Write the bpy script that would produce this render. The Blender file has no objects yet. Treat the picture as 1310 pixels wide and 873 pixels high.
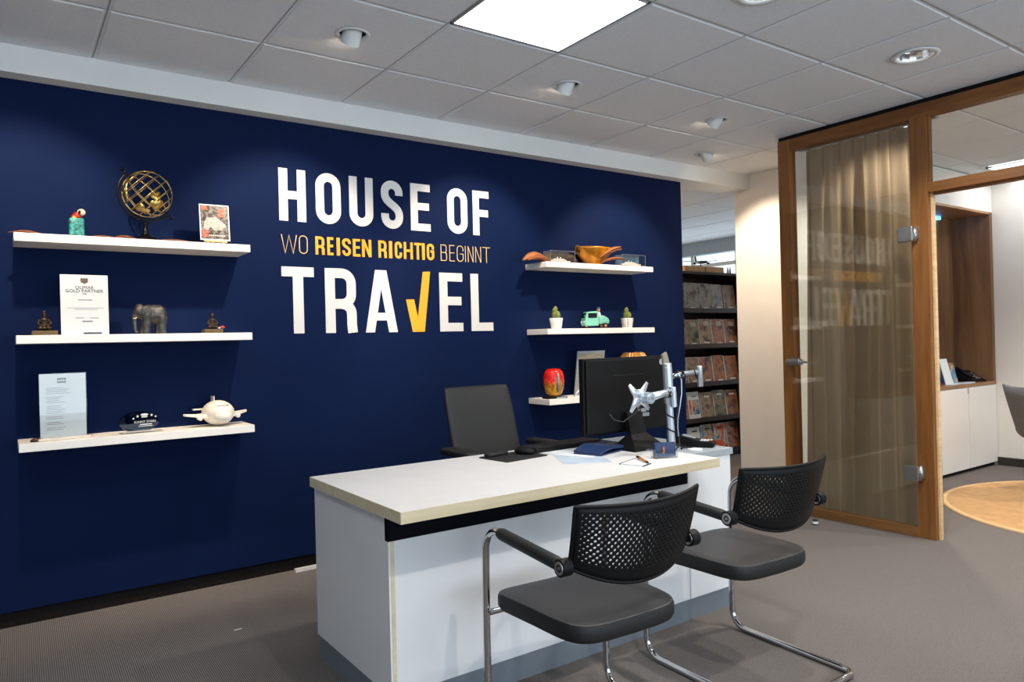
import bpy, bmesh, math, random
from mathutils import Vector, Matrix
random.seed(7)
SC = bpy.context.scene
COL = SC.collection
PI = math.pi

# ------------------------------------------------------------------ camera
cam_d = bpy.data.cameras.new('camera')
cam_d.sensor_width = 36.0
cam_d.lens = 932.0 / 1310.0 * 36.0
cam_d.clip_start = 0.05
cam = bpy.data.objects.new('camera', cam_d)
COL.objects.link(cam)
_r = Vector((0.81738046, -0.57555071, -0.02511113))
_d = Vector((-0.01972427, 0.0156041, -0.99968368))
_f = Vector((0.57576049, 0.8176172, 0.00140216))
cam.matrix_world = Matrix(((_r.x, -_d.x, -_f.x, -0.3927), (_r.y, -_d.y, -_f.y, -4.0099), (_r.z, -_d.z, -_f.z, 1.257), (0, 0, 0, 1)))
SC.camera = cam

# ------------------------------------------------------------------ world (overcast daylight outside)
w = bpy.data.worlds.new('overcast')
SC.world = w
w.use_nodes = True
bg = w.node_tree.nodes['Background']
bg.inputs[0].default_value = (0.72, 0.86, 1.0, 1)
bg.inputs[1].default_value = 1.6

def area(name, loc, size, power, color, direction):
    l = bpy.data.lights.new(name, 'AREA')
    l.shape = 'RECTANGLE'; l.size, l.size_y = size
    l.energy = power; l.color = color
    o = bpy.data.objects.new(name, l); COL.objects.link(o)
    o.location = loc
    o.rotation_euler = Vector(direction).to_track_quat('-Z', 'Y').to_euler()
    return o
# daylight arriving through the shop window behind the camera and through the far facade
area('shop_window_daylight', (1.2, -7.35, 1.5), (6.5, 2.2), 122, (0.76, 0.88, 1.0), (0, 1, 0.40))
area('facade_daylight', (8.0, 3.0, 1.5), (3.6, 1.7), 15, (0.92, 0.95, 1.0), (-1, 0, .6))

SPOT_COL = (1.0, 0.80, 0.60)
SPOT_W = 95
LED = 11.0
SC.view_settings.view_transform = 'Standard'
SC.view_settings.look = 'None'
SC.view_settings.exposure = 0.2
SC.view_settings.gamma = 1.0
SC.view_settings.use_curve_mapping = False

# ------------------------------------------------------------------ material helpers
def lin(h):
    if isinstance(h, (tuple, list)): return tuple(h[:3])
    h = h.lstrip('#')
    c = [int(h[i:i + 2], 16) / 255 for i in (0, 2, 4)]
    return tuple(v / 12.92 if v <= .04045 else ((v + .055) / 1.055) ** 2.4 for v in c)
def new_mat(name):
    m = bpy.data.materials.new(name); m.use_nodes = True
    nt = m.node_tree
    return m, nt, nt.nodes['Principled BSDF'], nt.nodes.new, nt.links.new
def mat(name, col, rough=.5, metal=0, var=.06, scale=30, bump=0, bscale=None, spec=.5, stretch=(1, 1, 1), coat=0, trans=0, alpha=1, emit=None, es=0, sheen=0):
    m, nt, b, N, L = new_mat(name)
    c = lin(col)
    tc = N('ShaderNodeTexCoord'); mp = N('ShaderNodeMapping'); mp.inputs['Scale'].default_value = stretch
    L(tc.outputs['Object'], mp.inputs[0])
    nz = N('ShaderNodeTexNoise'); nz.inputs['Scale'].default_value = scale; nz.inputs['Detail'].default_value = 3
    L(mp.outputs[0], nz.inputs['Vector'])
    rp = N('ShaderNodeValToRGB')
    rp.color_ramp.elements[0].position = .3; rp.color_ramp.elements[1].position = .7
    rp.color_ramp.elements[0].color = tuple(max(0, v * (1 - var)) for v in c) + (1,)
    rp.color_ramp.elements[1].color = tuple(min(1, v * (1 + var)) for v in c) + (1,)
    L(nz.outputs['Fac'], rp.inputs[0]); L(rp.outputs[0], b.inputs['Base Color'])
    b.inputs['Roughness'].default_value = rough; b.inputs['Metallic'].default_value = metal
    b.inputs['Specular IOR Level'].default_value = spec
    b.inputs['Coat Weight'].default_value = coat
    b.inputs['Transmission Weight'].default_value = trans
    b.inputs['Alpha'].default_value = alpha
    if sheen: b.inputs['Sheen Weight'].default_value = sheen
    if emit is not None:
        b.inputs['Emission Color'].default_value = lin(emit) + (1,); b.inputs['Emission Strength'].default_value = es
    if bump:
        n2 = N('ShaderNodeTexNoise'); n2.inputs['Scale'].default_value = bscale or scale * 4; n2.inputs['Detail'].default_value = 4
        L(mp.outputs[0], n2.inputs['Vector'])
        bp = N('ShaderNodeBump'); bp.inputs['Strength'].default_value = bump; bp.inputs['Distance'].default_value = .004
        L(n2.outputs['Fac'], bp.inputs['Height']); L(bp.outputs[0], b.inputs['Normal'])
    return m
def wood(name, c1, c2, rough=.45, axis='Z', scale=9, dist=4):
    m, nt, b, N, L = new_mat(name)
    tc = N('ShaderNodeTexCoord'); mp = N('ShaderNodeMapping')
    s = {'X': (.09, 1, 1), 'Y': (1, .09, 1), 'Z': (1, 1, .09)}[axis]
    mp.inputs['Scale'].default_value = s
    L(tc.outputs['Object'], mp.inputs[0])
    nz = N('ShaderNodeTexNoise'); nz.inputs['Scale'].default_value = scale * 3; nz.inputs['Detail'].default_value = 5; nz.inputs['Distortion'].default_value = .6
    L(mp.outputs[0], nz.inputs['Vector'])
    n2 = N('ShaderNodeTexNoise'); n2.inputs['Scale'].default_value = scale * .5; n2.inputs['Detail'].default_value = 2; n2.inputs['Distortion'].default_value = dist * .3
    L(mp.outputs[0], n2.inputs['Vector'])
    mx = N('ShaderNodeMix'); mx.inputs[0].default_value = .5
    L(nz.outputs['Fac'], mx.inputs[2]); L(n2.outputs['Fac'], mx.inputs[3])
    rp = N('ShaderNodeValToRGB'); rp.color_ramp.elements[0].position = .36; rp.color_ramp.elements[1].position = .64
    rp.color_ramp.elements[0].color = lin(c1) + (1,); rp.color_ramp.elements[1].color = lin(c2) + (1,)
    L(mx.outputs[0], rp.inputs[0]); L(rp.outputs[0], b.inputs['Base Color'])
    b.inputs['Roughness'].default_value = rough
    return m
def glass(name, tint=(.93, .97, .94), fac_boost=0.0, rough=0.0):
    m = bpy.data.materials.new(name); m.use_nodes = True
    nt = m.node_tree; nt.nodes.clear(); N = nt.nodes.new; L = nt.links.new
    out = N('ShaderNodeOutputMaterial'); mx = N('ShaderNodeMixShader'); tr = N('ShaderNodeBsdfTransparent'); gl = N('ShaderNodeBsdfGlossy')
    ge = N('ShaderNodeNewGeometry'); dt = N('ShaderNodeVectorMath'); dt.operation = 'DOT_PRODUCT'
    L(ge.outputs['Incoming'], dt.inputs[0]); L(ge.outputs['Normal'], dt.inputs[1])
    ab = N('ShaderNodeMath'); ab.operation = 'ABSOLUTE'; L(dt.outputs['Value'], ab.inputs[0])
    om = N('ShaderNodeMath'); om.operation = 'SUBTRACT'; om.inputs[0].default_value = 1.0; L(ab.outputs[0], om.inputs[1])
    pw_ = N('ShaderNodeMath'); pw_.operation = 'POWER'; pw_.inputs[1].default_value = 5.0; L(om.outputs[0], pw_.inputs[0])
    fr = N('ShaderNodeMath'); fr.operation = 'MULTIPLY_ADD'; fr.inputs[1].default_value = .96; fr.inputs[2].default_value = .04; L(pw_.outputs[0], fr.inputs[0])
    tc = N('ShaderNodeTexCoord'); nz = N('ShaderNodeTexNoise'); nz.inputs['Scale'].default_value = 3
    L(tc.outputs['Object'], nz.inputs['Vector'])
    rp = N('ShaderNodeValToRGB'); rp.color_ramp.elements[0].color = tuple(v * .985 for v in tint) + (1,); rp.color_ramp.elements[1].color = tuple(tint) + (1,)
    L(nz.outputs['Fac'], rp.inputs[0]); L(rp.outputs[0], tr.inputs[0])
    gl.inputs['Roughness'].default_value = rough
    ad = N('ShaderNodeMath'); ad.operation = 'ADD'; ad.inputs[1].default_value = fac_boost
    L(fr.outputs[0], ad.inputs[0]); L(ad.outputs[0], mx.inputs[0])
    L(tr.outputs[0], mx.inputs[1]); L(gl.outputs[0], mx.inputs[2]); L(mx.outputs[0], out.inputs[0])
    return m
def glow(name, col, strength):
    m = bpy.data.materials.new(name); m.use_nodes = True
    nt = m.node_tree; nt.nodes.clear(); N = nt.nodes.new; L = nt.links.new
    out = N('ShaderNodeOutputMaterial'); e = N('ShaderNodeEmission'); e.inputs[0].default_value = lin(col) + (1,); e.inputs[1].default_value = strength
    L(e.outputs[0], out.inputs[0])
    return m

# ------------------------------------------------------------------ mesh builder
class MB:
    def __init__(s): s.v = []; s.f = []
    def add(s, vs, fs, M=None):
        n = len(s.v)
        s.v += [tuple(M @ Vector(p)) if M is not None else tuple(p) for p in vs]
        s.f += [tuple(i + n for i in f) for f in fs]
        return s
    def box(s, a, b, M=None):
        x0, y0, z0 = a; x1, y1, z1 = b
        if x0 > x1: x0, x1 = x1, x0
        if y0 > y1: y0, y1 = y1, y0
        if z0 > z1: z0, z1 = z1, z0
        return s.add([(x0, y0, z0), (x1, y0, z0), (x1, y1, z0), (x0, y1, z0), (x0, y0, z1), (x1, y0, z1), (x1, y1, z1), (x0, y1, z1)],
                     [(0, 3, 2, 1), (4, 5, 6, 7), (0, 1, 5, 4), (1, 2, 6, 5), (2, 3, 7, 6), (3, 0, 4, 7)], M)
    def rbox(s, a, b, r, M=None, seg=3):
        # box with rounded vertical and horizontal edges (superellipse rings)
        x0, y0, z0 = a; x1, y1, z1 = b
        cx, cy = (x0 + x1) / 2, (y0 + y1) / 2; hx, hy = abs(x1 - x0) / 2, abs(y1 - y0) / 2
        def ring(ins, z):
            out = []
            rr = max(r - ins, r * .15)
            for sx, sy, a0 in ((1, 1, 0), (-1, 1, PI / 2), (-1, -1, PI), (1, -1, 1.5 * PI)):
                for k in range(seg + 1):
                    t = a0 + PI / 2 * k / seg
                    out.append((cx + sx * (hx - ins - rr) + rr * math.cos(t), cy + sy * (hy - ins - rr) + rr * math.sin(t), z))
            return out
        e = min(r, (z1 - z0) / 2) * .6
        rs = [ring(e, z0), ring(e * .3, z0 + e * .3), ring(0, z0 + e), ring(0, z1 - e), ring(e * .3, z1 - e * .3), ring(e, z1)]
        return s.loft(rs, True, True, M)
    def loft(s, rings, cap0=False, cap1=False, M=None, closed=True):
        n = len(rings[0]); vs = [p for r in rings for p in r]; fs = []
        for i in range(len(rings) - 1):
            for j in range(n if closed else n - 1):
                k = (j + 1) % n
                fs.append((i * n + j, i * n + k, (i + 1) * n + k, (i + 1) * n + j))
        if cap0: fs.append(tuple(reversed(range(n))))
        if cap1: fs.append(tuple((len(rings) - 1) * n + j for j in range(n)))
        return s.add(vs, fs, M)
    def lathe(s, prof, n=20, M=None, cap0=True, cap1=True):
        rings = [[(r * math.cos(2 * PI * k / n), r * math.sin(2 * PI * k / n), z) for k in range(n)] for r, z in prof]
        return s.loft(rings, cap0, cap1, M)
    def cyl(s, p, q, r, r2=None, n=14, caps=True):
        p, q = Vector(p), Vector(q)
        M = Matrix.Translation(p) @ (q - p).to_track_quat('Z', 'Y').to_matrix().to_4x4()
        return s.lathe([(r, 0), (r if r2 is None else r2, (q - p).length)], n, M, caps, caps)
    def tube(s, pts, r, n=8, caps=True, closed=False):
        pts = [Vector(p) for p in pts]
        rs = r if isinstance(r, (list, tuple)) else [r] * len(pts)
        rings = []; prev = None
        m = len(pts)
        for i, p in enumerate(pts):
            a = pts[(i - 1) % m] if (i or closed) else p; b = pts[(i + 1) % m] if (i < m - 1 or closed) else p
            t = (b - a).normalized()
            if prev is None:
                ref = Vector((0, 0, 1)) if abs(t.z) < .9 else Vector((1, 0, 0))
                u = t.cross(ref).normalized()
            else:
                u = (prev - t * prev.dot(t)).normalized()
            v = t.cross(u); prev = u
            rings.append([tuple(p + (u * math.cos(2 * PI * k / n) + v * math.sin(2 * PI * k / n)) * rs[i]) for k in range(n)])
        if closed: rings.append(rings[0])
        return s.loft(rings, caps and not closed, caps and not closed)
    def ball(s, c, r, M=None, n=14, m=9):
        rx, ry, rz = r if isinstance(r, (tuple, list)) else (r, r, r)
        rings = []
        for i in range(m + 1):
            t = -PI / 2 + PI * i / m
            cc = max(math.cos(t), .02)
            rings.append([(c[0] + rx * cc * math.cos(2 * PI * k / n), c[1] + ry * cc * math.sin(2 * PI * k / n), c[2] + rz * math.sin(t)) for k in range(n)])
        return s.loft(rings, True, True, M)
    def prism(s, poly, y0, y1, M=None):
        # polygon in (x, z) extruded along y
        n = len(poly)
        vs = [(x, y0, z) for x, z in poly] + [(x, y1, z) for x, z in poly]
        fs = [tuple(range(n)), tuple(reversed(range(n, 2 * n)))] + [(i, i + n, (i + 1) % n + n, (i + 1) % n) for i in range(n)]
        return s.add(vs, fs, M)
    def plate(s, poly, z0, z1, M=None):
        n = len(poly)
        vs = [(x, y, z0) for x, y in poly] + [(x, y, z1) for x, y in poly]
        fs = [tuple(reversed(range(n))), tuple(range(n, 2 * n))] + [(i, (i + 1) % n, (i + 1) % n + n, i + n) for i in range(n)]
        return s.add(vs, fs, M)
    def mesh(s, name, m=None, smooth=False):
        me = bpy.data.meshes.new(name); me.from_pydata(s.v, [], s.f); me.update()
        bm = bmesh.new(); bm.from_mesh(me); bmesh.ops.recalc_face_normals(bm, faces=bm.faces); bm.to_mesh(me); bm.free()
        if m: me.materials.append(m)
        if smooth:
            for p in me.polygons: p.use_smooth = True
        return me
    def build(s, name, m, parent=None, smooth=False, bevel=0, remesh=0, angle=None):
        me = s.mesh(name, m, smooth or bool(remesh) or angle is not None)
        o = bpy.data.objects.new(name, me); COL.objects.link(o)
        if parent is not None: o.parent = parent
        if remesh:
            md = o.modifiers.new('r', 'REMESH'); md.mode = 'VOXEL'; md.voxel_size = remesh; md.use_smooth_shade = True
            sm = o.modifiers.new('s', 'SMOOTH'); sm.iterations = 4; sm.factor = .5
        if bevel:
            md = o.modifiers.new('b', 'BEVEL'); md.width = bevel; md.segments = 2; md.limit_method = 'ANGLE'; md.angle_limit = .6
        if angle is not None:
            for e in me.edges: pass
            me.set_sharp_from_angle(angle=angle)
        return o
def box(name, m, a, b, parent=None, bevel=0): return MB().box(a, b).build(name, m, parent, bevel=bevel)
def tag(o, label=None, cat=None, group=None, kind=None):
    if label: o['label'] = label
    if cat: o['category'] = cat
    if group: o['group'] = group
    if kind: o['kind'] = kind
    return o
def thing(name, label, cat, loc=(0, 0, 0), rz=0, group=None):
    o = bpy.data.objects.new(name, None); COL.objects.link(o)
    o.empty_display_size = .05; o.location = loc; o.rotation_euler = (0, 0, rz)
    return tag(o, label, cat, group)
def struct(o): o['kind'] = 'structure'; return o
def copy_tree(o, parent=None):
    c = o.copy(); COL.objects.link(c)
    if parent is not None: c.parent = parent
    for ch in list(o.children): copy_tree(ch, c)
    return c
def text(name, s, size, m, parent, loc, rot=(PI / 2, 0, 0), align='CENTER', ext=.0004, sx=1.0):
    cu = bpy.data.curves.new(name, 'FONT'); cu.body = s; cu.size = size; cu.align_x = align; cu.align_y = 'CENTER'; cu.extrude = ext; cu.resolution_u = 2
    t = bpy.data.objects.new(name, cu); COL.objects.link(t)
    bpy.context.view_layer.update()
    me = bpy.data.meshes.new_from_object(t.evaluated_get(bpy.context.evaluated_depsgraph_get()))
    bpy.data.objects.remove(t)
    me.materials.clear(); me.materials.append(m)
    o = bpy.data.objects.new(name, me); COL.objects.link(o)
    o.parent = parent; o.location = loc; o.rotation_euler = rot; o.scale = (sx, 1, 1)
    return o

# ------------------------------------------------------------------ materials
M = {}
M['navy'] = mat('navy_wall_paint', (.0017, .0090, .046), .75, var=.05, scale=4, bump=.05, bscale=160, spec=.1)
M['white'] = mat('white_wall_paint', '#E6E2DC', .8, var=.02, scale=5, bump=.04, bscale=200, spec=.2)
M['beam'] = mat('white_beam_paint', '#DADEDE', .8, var=.02, scale=5, spec=.2)
M['tile'] = mat('mineral_ceiling_tile', '#DFE4EA', .9, var=.03, scale=60, bump=.25, bscale=220, spec=.1)
M['rail'] = mat('ceiling_rail_enamel', '#A2A2A4', .6, var=.02, spec=.3)
M['plenum'] = mat('dark_plenum', '#3A3A3A', .9)
M['shelf'] = mat('white_shelf_lacquer', '#F2EDE6', .4, var=.02, scale=12)
M['lam'] = mat('white_laminate', '#E0DEDC', .35, var=.02, scale=10)
M['body'] = mat('white_body_laminate', '#E2E3E4', .4, var=.02, scale=6)
M['edge'] = wood('maple_edge_band', '#CDBE9C', '#DFD3B4', .5, 'X', 14)
M['kick'] = mat('grey_kick_plate', '#737B83', .45, var=.04)
M['strip'] = mat('dark_navy_panel', '#03050F', .7, var=.05, spec=.1)
M['grey'] = mat('grey_slab', '#9CA4AA', .4, var=.03)
M['door_wood'] = wood('oiled_oak_frame', '#70451E', '#92602E', .38, 'Z', 10)
M['door_wood_y'] = wood('oiled_oak_rail', '#70451E', '#92602E', .38, 'Y', 10)
M['niche'] = wood('walnut_niche_board', '#5A3F2C', '#8A6644', .5, 'Z', 5, 6)
M['niche_x'] = wood('walnut_counter_board', '#7A5232', '#AE8258', .45, 'X', 5, 6)
M['rack'] = wood('dark_rack_wood', '#1E120C', '#33200F', .5, 'X', 8)
M['beech'] = wood('pale_beech', '#CFA878', '#E3C69A', .5, 'X', 20)
M['black'] = mat('black_plastic', '#040405', .55, var=.08, spec=.25)
M['soft'] = mat('black_soft_plastic', '#151515', .6, var=.08, bump=.1, bscale=300)
M['leather'] = mat('sheen_greyed_leather', '#2D2C2E', .5, var=.06, scale=40, bump=.12, bscale=350)  # seat top colour lightened to paint in the reflection it catches
M['chair_fabric'] = mat('charcoal_upholstery', '#202122', .65, var=.06, bump=.15, bscale=300)
M['chrome'] = mat('polished_chrome', '#C9CACC', .08, 1, var=.02)
M['steel'] = mat('brushed_steel', '#B8B8B5', .35, 1, var=.05)
M['alu'] = mat('satin_aluminium', '#C4CDD6', .33, .75, var=.03)
M['letter'] = mat('white_vinyl', '#D4D4D2', .5, var=.01)
M['yellow'] = mat('yellow_vinyl', '#EDA618', .5, var=.02)
M['pale_gold'] = mat('pale_gold_vinyl', '#D8B87A', .5, var=.03)
M['paper'] = mat('white_paper', '#D6DADA', .8, var=.01, spec=.2)
M['ink'] = mat('grey_print', '#8A8E92', .8, var=.1)
M['dark_ink'] = mat('dark_print', '#3A3A3E', .8, var=.1)
M['acryl'] = glass('clear_acrylic', (.94, .96, .97))
M['pane'] = glass('window_glass', (.96, .97, .95), 0)
M['brass'] = mat('antique_brass', '#D2B468', .34, 1, var=.15, scale=60)
M['bronze'] = mat('dark_bronze', '#3A2C22', .4, .7, var=.25, scale=80, bump=.3, bscale=200)
M['pewter'] = mat('carved_grey_stone', '#4A4A48', .32, .5, var=.6, scale=70, bump=.8, bscale=140)
M['black_metal'] = mat('black_metal', '#0D0B0B', .3, .6, var=.1)
M['leaf'] = mat('dried_brown_leaf', '#8A4E2C', .65, var=.35, scale=60, bump=.4, bscale=150)
M['leaf2'] = mat('dried_tan_pod', '#9C6238', .6, var=.35, scale=90, bump=.4, bscale=150, stretch=(1, 4, 1))
M['dark_leaf'] = mat('dark_dried_pod', '#3A281C', .6, var=.3, scale=60, bump=.4)
M['red'] = mat('red_glaze', '#B3200F', .3, var=.2, scale=60)
M['teal'] = mat('teal_green_glaze', '#2F8078', .35, var=.9, scale=70)
M['cream'] = mat('cream_glaze', '#F0DDB0', .3, var=.1)
M['mint'] = mat('mint_enamel', '#7CC9AE', .35, var=.05)
M['blue'] = mat('blue_plastic', '#1F4F86', .4, var=.1)
M['skin'] = mat('painted_skin_tone', '#D98F60', .5, var=.05)
M['cactus'] = mat('cactus_green', '#6F7B33', .6, var=.4, scale=120, bump=.5, bscale=240)
M['pot'] = mat('white_pot_glaze', '#EDEBE4', .35, var=.02)
M['potmark'] = mat('grey_pot_pattern', '#8B8578', .5)
M['navy_print'] = mat('navy_card', '#182F58', .45, var=.04)
M['orange'] = mat('orange_print', '#D07A30', .4, var=.1)
M['toy_white'] = mat('cream_white_resin', '#F3EADB', .3, var=.02)
M['toy_shade'] = mat('pale_grey_resin', '#C9C6BE', .3, var=.02)
M['black_rubber'] = mat('black_rubber', '#050505', .7)
M['skirt'] = mat('dark_skirting_carpet', '#1C1918', .95, var=.4, scale=120, stretch=(6, 6, .3), spec=.1)
M['lens'] = glow('lamp_lens', '#FFE9CF', 60)
M['led'] = glow('led_panel_diffuser', '#F4FAFF', LED)
M['office_led'] = glow('office_led_diffuser', '#FFFFFF', 6)
M['blue_led'] = glow('blue_led_strip', '#3FA6FF', 9)
M['reflector'] = mat('faceted_reflector', '#F2F2F2', .12, 1, var=.02)
M['dl_lens'] = glow('downlight_tube', '#FFF6E8', 9)
M['screen'] = mat('grey_screen_glass', '#8E9AA6', .2, var=.03)
M['taupe'] = mat('taupe_panel', '#8C8474', .5, var=.06)
M['rug'] = mat('ochre_round_rug', '#C89A62', .95, var=.12, scale=14, bump=.4, bscale=400, spec=.05, sheen=.2)
M['rug_edge'] = mat('pale_rug_binding', '#DDB98A', .95, var=.05, spec=.05)
M['shellchair'] = mat('grey_felt', '#6B6E70', .85, var=.08, scale=60, bump=.3, spec=.2)
M['base_dark'] = mat('dark_baseboard', '#2B2826', .7)
M['tan_box'] = wood('tan_display_box', '#B98E5C', '#D3AC78', .5, 'X', 12)
M['sign_glass'] = glass('teal_award_glass', (.20, .42, .55), .02)

def carpet():
    m, nt, b, N, L = new_mat('ribbed_grey_carpet')
    tc = N('ShaderNodeTexCoord')
    mp = N('ShaderNodeMapping'); L(tc.outputs['Object'], mp.inputs[0]); mp.inputs['Rotation'].default_value = (0, 0, .02)
    wv = N('ShaderNodeTexWave'); wv.wave_type = 'BANDS'; wv.bands_direction = 'X'; wv.inputs['Scale'].default_value = 42; wv.inputs['Distortion'].default_value = 1.2; wv.inputs['Detail'].default_value = 2; wv.inputs['Detail Scale'].default_value = 6
    L(mp.outputs[0], wv.inputs['Vector'])
    nz = N('ShaderNodeTexNoise'); nz.inputs['Scale'].default_value = 260; nz.inputs['Detail'].default_value = 3; L(mp.outputs[0], nz.inputs['Vector'])
    n2 = N('ShaderNodeTexNoise'); n2.inputs['Scale'].default_value = 1.3; n2.inputs['Detail'].default_value = 3; L(mp.outputs[0], n2.inputs['Vector'])
    mx = N('ShaderNodeMix'); mx.inputs[0].default_value = .55; L(wv.outputs['Fac'], mx.inputs[2]); L(nz.outputs['Fac'], mx.inputs[3])
    rp = N('ShaderNodeValToRGB'); rp.color_ramp.elements[0].position = .22; rp.color_ramp.elements[1].position = .78
    rp.color_ramp.elements[0].color = lin('#47423F') + (1,); rp.color_ramp.elements[1].color = lin('#918A86') + (1,)
    L(mx.outputs[0], rp.inputs[0])
    m2 = N('ShaderNodeMix'); m2.data_type = 'RGBA'; m2.blend_type = 'MULTIPLY'; m2.inputs[0].default_value = .25
    L(rp.outputs[0], m2.inputs[6]); L(n2.outputs['Color'], m2.inputs[7])
    L(rp.outputs[0], b.inputs['Base Color'])
    b.inputs['Roughness'].default_value = .95; b.inputs['Specular IOR Level'].default_value = .1
    bp = N('ShaderNodeBump'); bp.inputs['Strength'].default_value = .5; bp.inputs['Distance'].default_value = .003
    L(mx.outputs[0], bp.inputs['Height']); L(bp.outputs[0], b.inputs['Normal'])
    return m
M['carpet'] = carpet()

def curtain_mat():
    m = bpy.data.materials.new('sheer_taupe_curtain'); m.use_nodes = True
    nt = m.node_tree; nt.nodes.clear(); N = nt.nodes.new; L = nt.links.new
    out = N('ShaderNodeOutputMaterial')
    df = N('ShaderNodeBsdfDiffuse'); tl = N('ShaderNodeBsdfTranslucent'); tr = N('ShaderNodeBsdfTransparent')
    tc = N('ShaderNodeTexCoord'); nz = N('ShaderNodeTexNoise'); nz.inputs['Scale'].default_value = 180; L(tc.outputs['Object'], nz.inputs['Vector'])
    rp = N('ShaderNodeValToRGB'); rp.color_ramp.elements[0].color = lin('#83715C') + (1,); rp.color_ramp.elements[1].color = lin('#A38F76') + (1,)
    L(nz.outputs['Fac'], rp.inputs[0])
    for s in (df, tl): L(rp.outputs[0], s.inputs[0])
    a = N('ShaderNodeMixShader'); a.inputs[0].default_value = .5; L(df.outputs[0], a.inputs[1]); L(tl.outputs[0], a.inputs[2])
    b = N('ShaderNodeMixShader'); b.inputs[0].default_value = .05; L(a.outputs[0], b.inputs[1]); L(tr.outputs[0], b.inputs[2])
    L(b.outputs[0], out.inputs[0])
    return m
M['curtain'] = curtain_mat()

def mosaic(name):
    m, nt, b, N, L = new_mat(name)
    tc = N('ShaderNodeTexCoord'); vo = N('ShaderNodeTexVoronoi'); vo.inputs['Scale'].default_value = 75; L(tc.outputs['Object'], vo.inputs['Vector'])
    sp = N('ShaderNodeSeparateXYZ'); L(tc.outputs['Object'], sp.inputs[0])
    ab = N('ShaderNodeMath'); ab.operation = 'MULTIPLY_ADD'; ab.inputs[1].default_value = 5.5; ab.inputs[2].default_value = 0.02; L(sp.outputs['Z'], ab.inputs[0])
    ns = N('ShaderNodeMath'); ns.operation = 'ADD'; L(ab.outputs[0], ns.inputs[0])
    n2 = N('ShaderNodeMath'); n2.operation = 'MULTIPLY'; n2.inputs[1].default_value = .35; L(vo.outputs['Color'], n2.inputs[0]); L(n2.outputs[0], ns.inputs[1])
    rp = N('ShaderNodeValToRGB'); e = rp.color_ramp.elements
    e[0].position = .1; e[0].color = lin('#B07A20') + (1,); e[1].position = 1; e[1].color = lin('#C4140C') + (1,)
    for p_, c_ in ((.35, '#C8851C'), (.5, '#D8A62A'), (.62, '#7E2A1A'), (.75, '#D08030'), (.86, '#D8281A')):
        q = e.new(p_); q.color = lin(c_) + (1,)
    L(ns.outputs[0], rp.inputs[0]); L(rp.outputs[0], b.inputs['Base Color']); b.inputs['Roughness'].default_value = .2
    bp = N('ShaderNodeBump'); bp.inputs['Strength'].default_value = .6; bp.inputs['Distance'].default_value = .003
    L(vo.outputs['Distance'], bp.inputs['Height']); L(bp.outputs[0], b.inputs['Normal'])
    return m
M['mosaic'] = mosaic('bead_mosaic')

def cover(name, stops, scale=12, dist=.35):
    # flat printed photo: blotches of the cover's own colours
    m, nt, b, N, L = new_mat(name)
    tc = N('ShaderNodeTexCoord'); oi = N('ShaderNodeObjectInfo')
    vm = N('ShaderNodeVectorMath'); vm.operation = 'SCALE'; vm.inputs[0].default_value = (37, 11, 23); L(oi.outputs['Random'], vm.inputs['Scale'])
    va = N('ShaderNodeVectorMath'); L(tc.outputs['Object'], va.inputs[0]); L(vm.outputs[0], va.inputs[1])
    nz = N('ShaderNodeTexNoise'); nz.inputs['Scale'].default_value = scale; nz.inputs['Detail'].default_value = 4; nz.inputs['Distortion'].default_value = dist
    L(va.outputs[0], nz.inputs['Vector'])
    rp = N('ShaderNodeValToRGB'); e = rp.color_ramp.elements
    e[0].position = .34; e[0].color = lin(stops[0]) + (1,); e[1].position = .66; e[1].color = lin(stops[-1]) + (1,)
    for i, c in enumerate(stops[1:-1]):
        q = e.new(.34 + .32 * (i + 1) / (len(stops) - 1)); q.color = lin(c) + (1,)
    L(nz.outputs['Fac'], rp.inputs[0]); L(rp.outputs[0], b.inputs['Base Color']); b.inputs['Roughness'].default_value = .35
    return m
COV = [cover('cover_beach', ['#3A2A20', '#7A5F46', '#9C8A72', '#6E5A48']), cover('cover_portrait', ['#2A1A14', '#7A4A34', '#9A6A44', '#8A3E24']),
       cover('cover_green', ['#2A2A1E', '#5E6648', '#857A62', '#8E5C30']), cover('cover_grey', ['#3A3A3A', '#8A857E', '#97928A', '#5A4A44']),
       cover('cover_sky', ['#204A70', '#4E88B0', '#C9A878', '#6A4A3A']), cover('cover_orange', ['#5A6A64', '#B8C0B0', '#C8481C', '#E0601E'])]
M['poster'] = cover('poster_photo', ['#1A1614', '#3A302C', '#8A867E', '#2A2220'], 26, 2)

# ================================================================== STRUCTURE
HC = 2.667; YW = .067; T = .625
struct(box('floor', M['carpet'], (-4, -7.4, -.06), (8.12, 5.1, 0)))
wb = struct(box('wall_back', M['navy'], (-4, YW, .075), (4.21, .25, 2.60)))
struct(box('baseboard_back', M['skirt'], (-4, YW + .018, 0), (4.19, .24, .075)))
struct(box('trim_1', M['beam'], (-4, -.028, 2.536), (4.98, .25, HC)))      # beam above the blue wall
struct(box('wall_left', M['white'], (-4.1, -7.4, 0), (-4, .25, 2.9)))
struct(box('wall_column', M['white'], (4.98, -.69, 0), (7.2, .13, 2.9)))
struct(box('wall_return', M['white'], (4.24, -.87, 0), (4.98, -.83, 2.62)))
struct(box('wall_office_side', M['white'], (7.2, -7.4, 0), (7.3, .13, 2.9)))
struct(box('wall_far', M['white'], (4.0, 5.0, 0), (8.2, 5.1, 2.9)))
struct(box('wall_behind_display', M['white'], (3.9, .25, 0), (4.0, 5.0, 2.9)))
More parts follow.
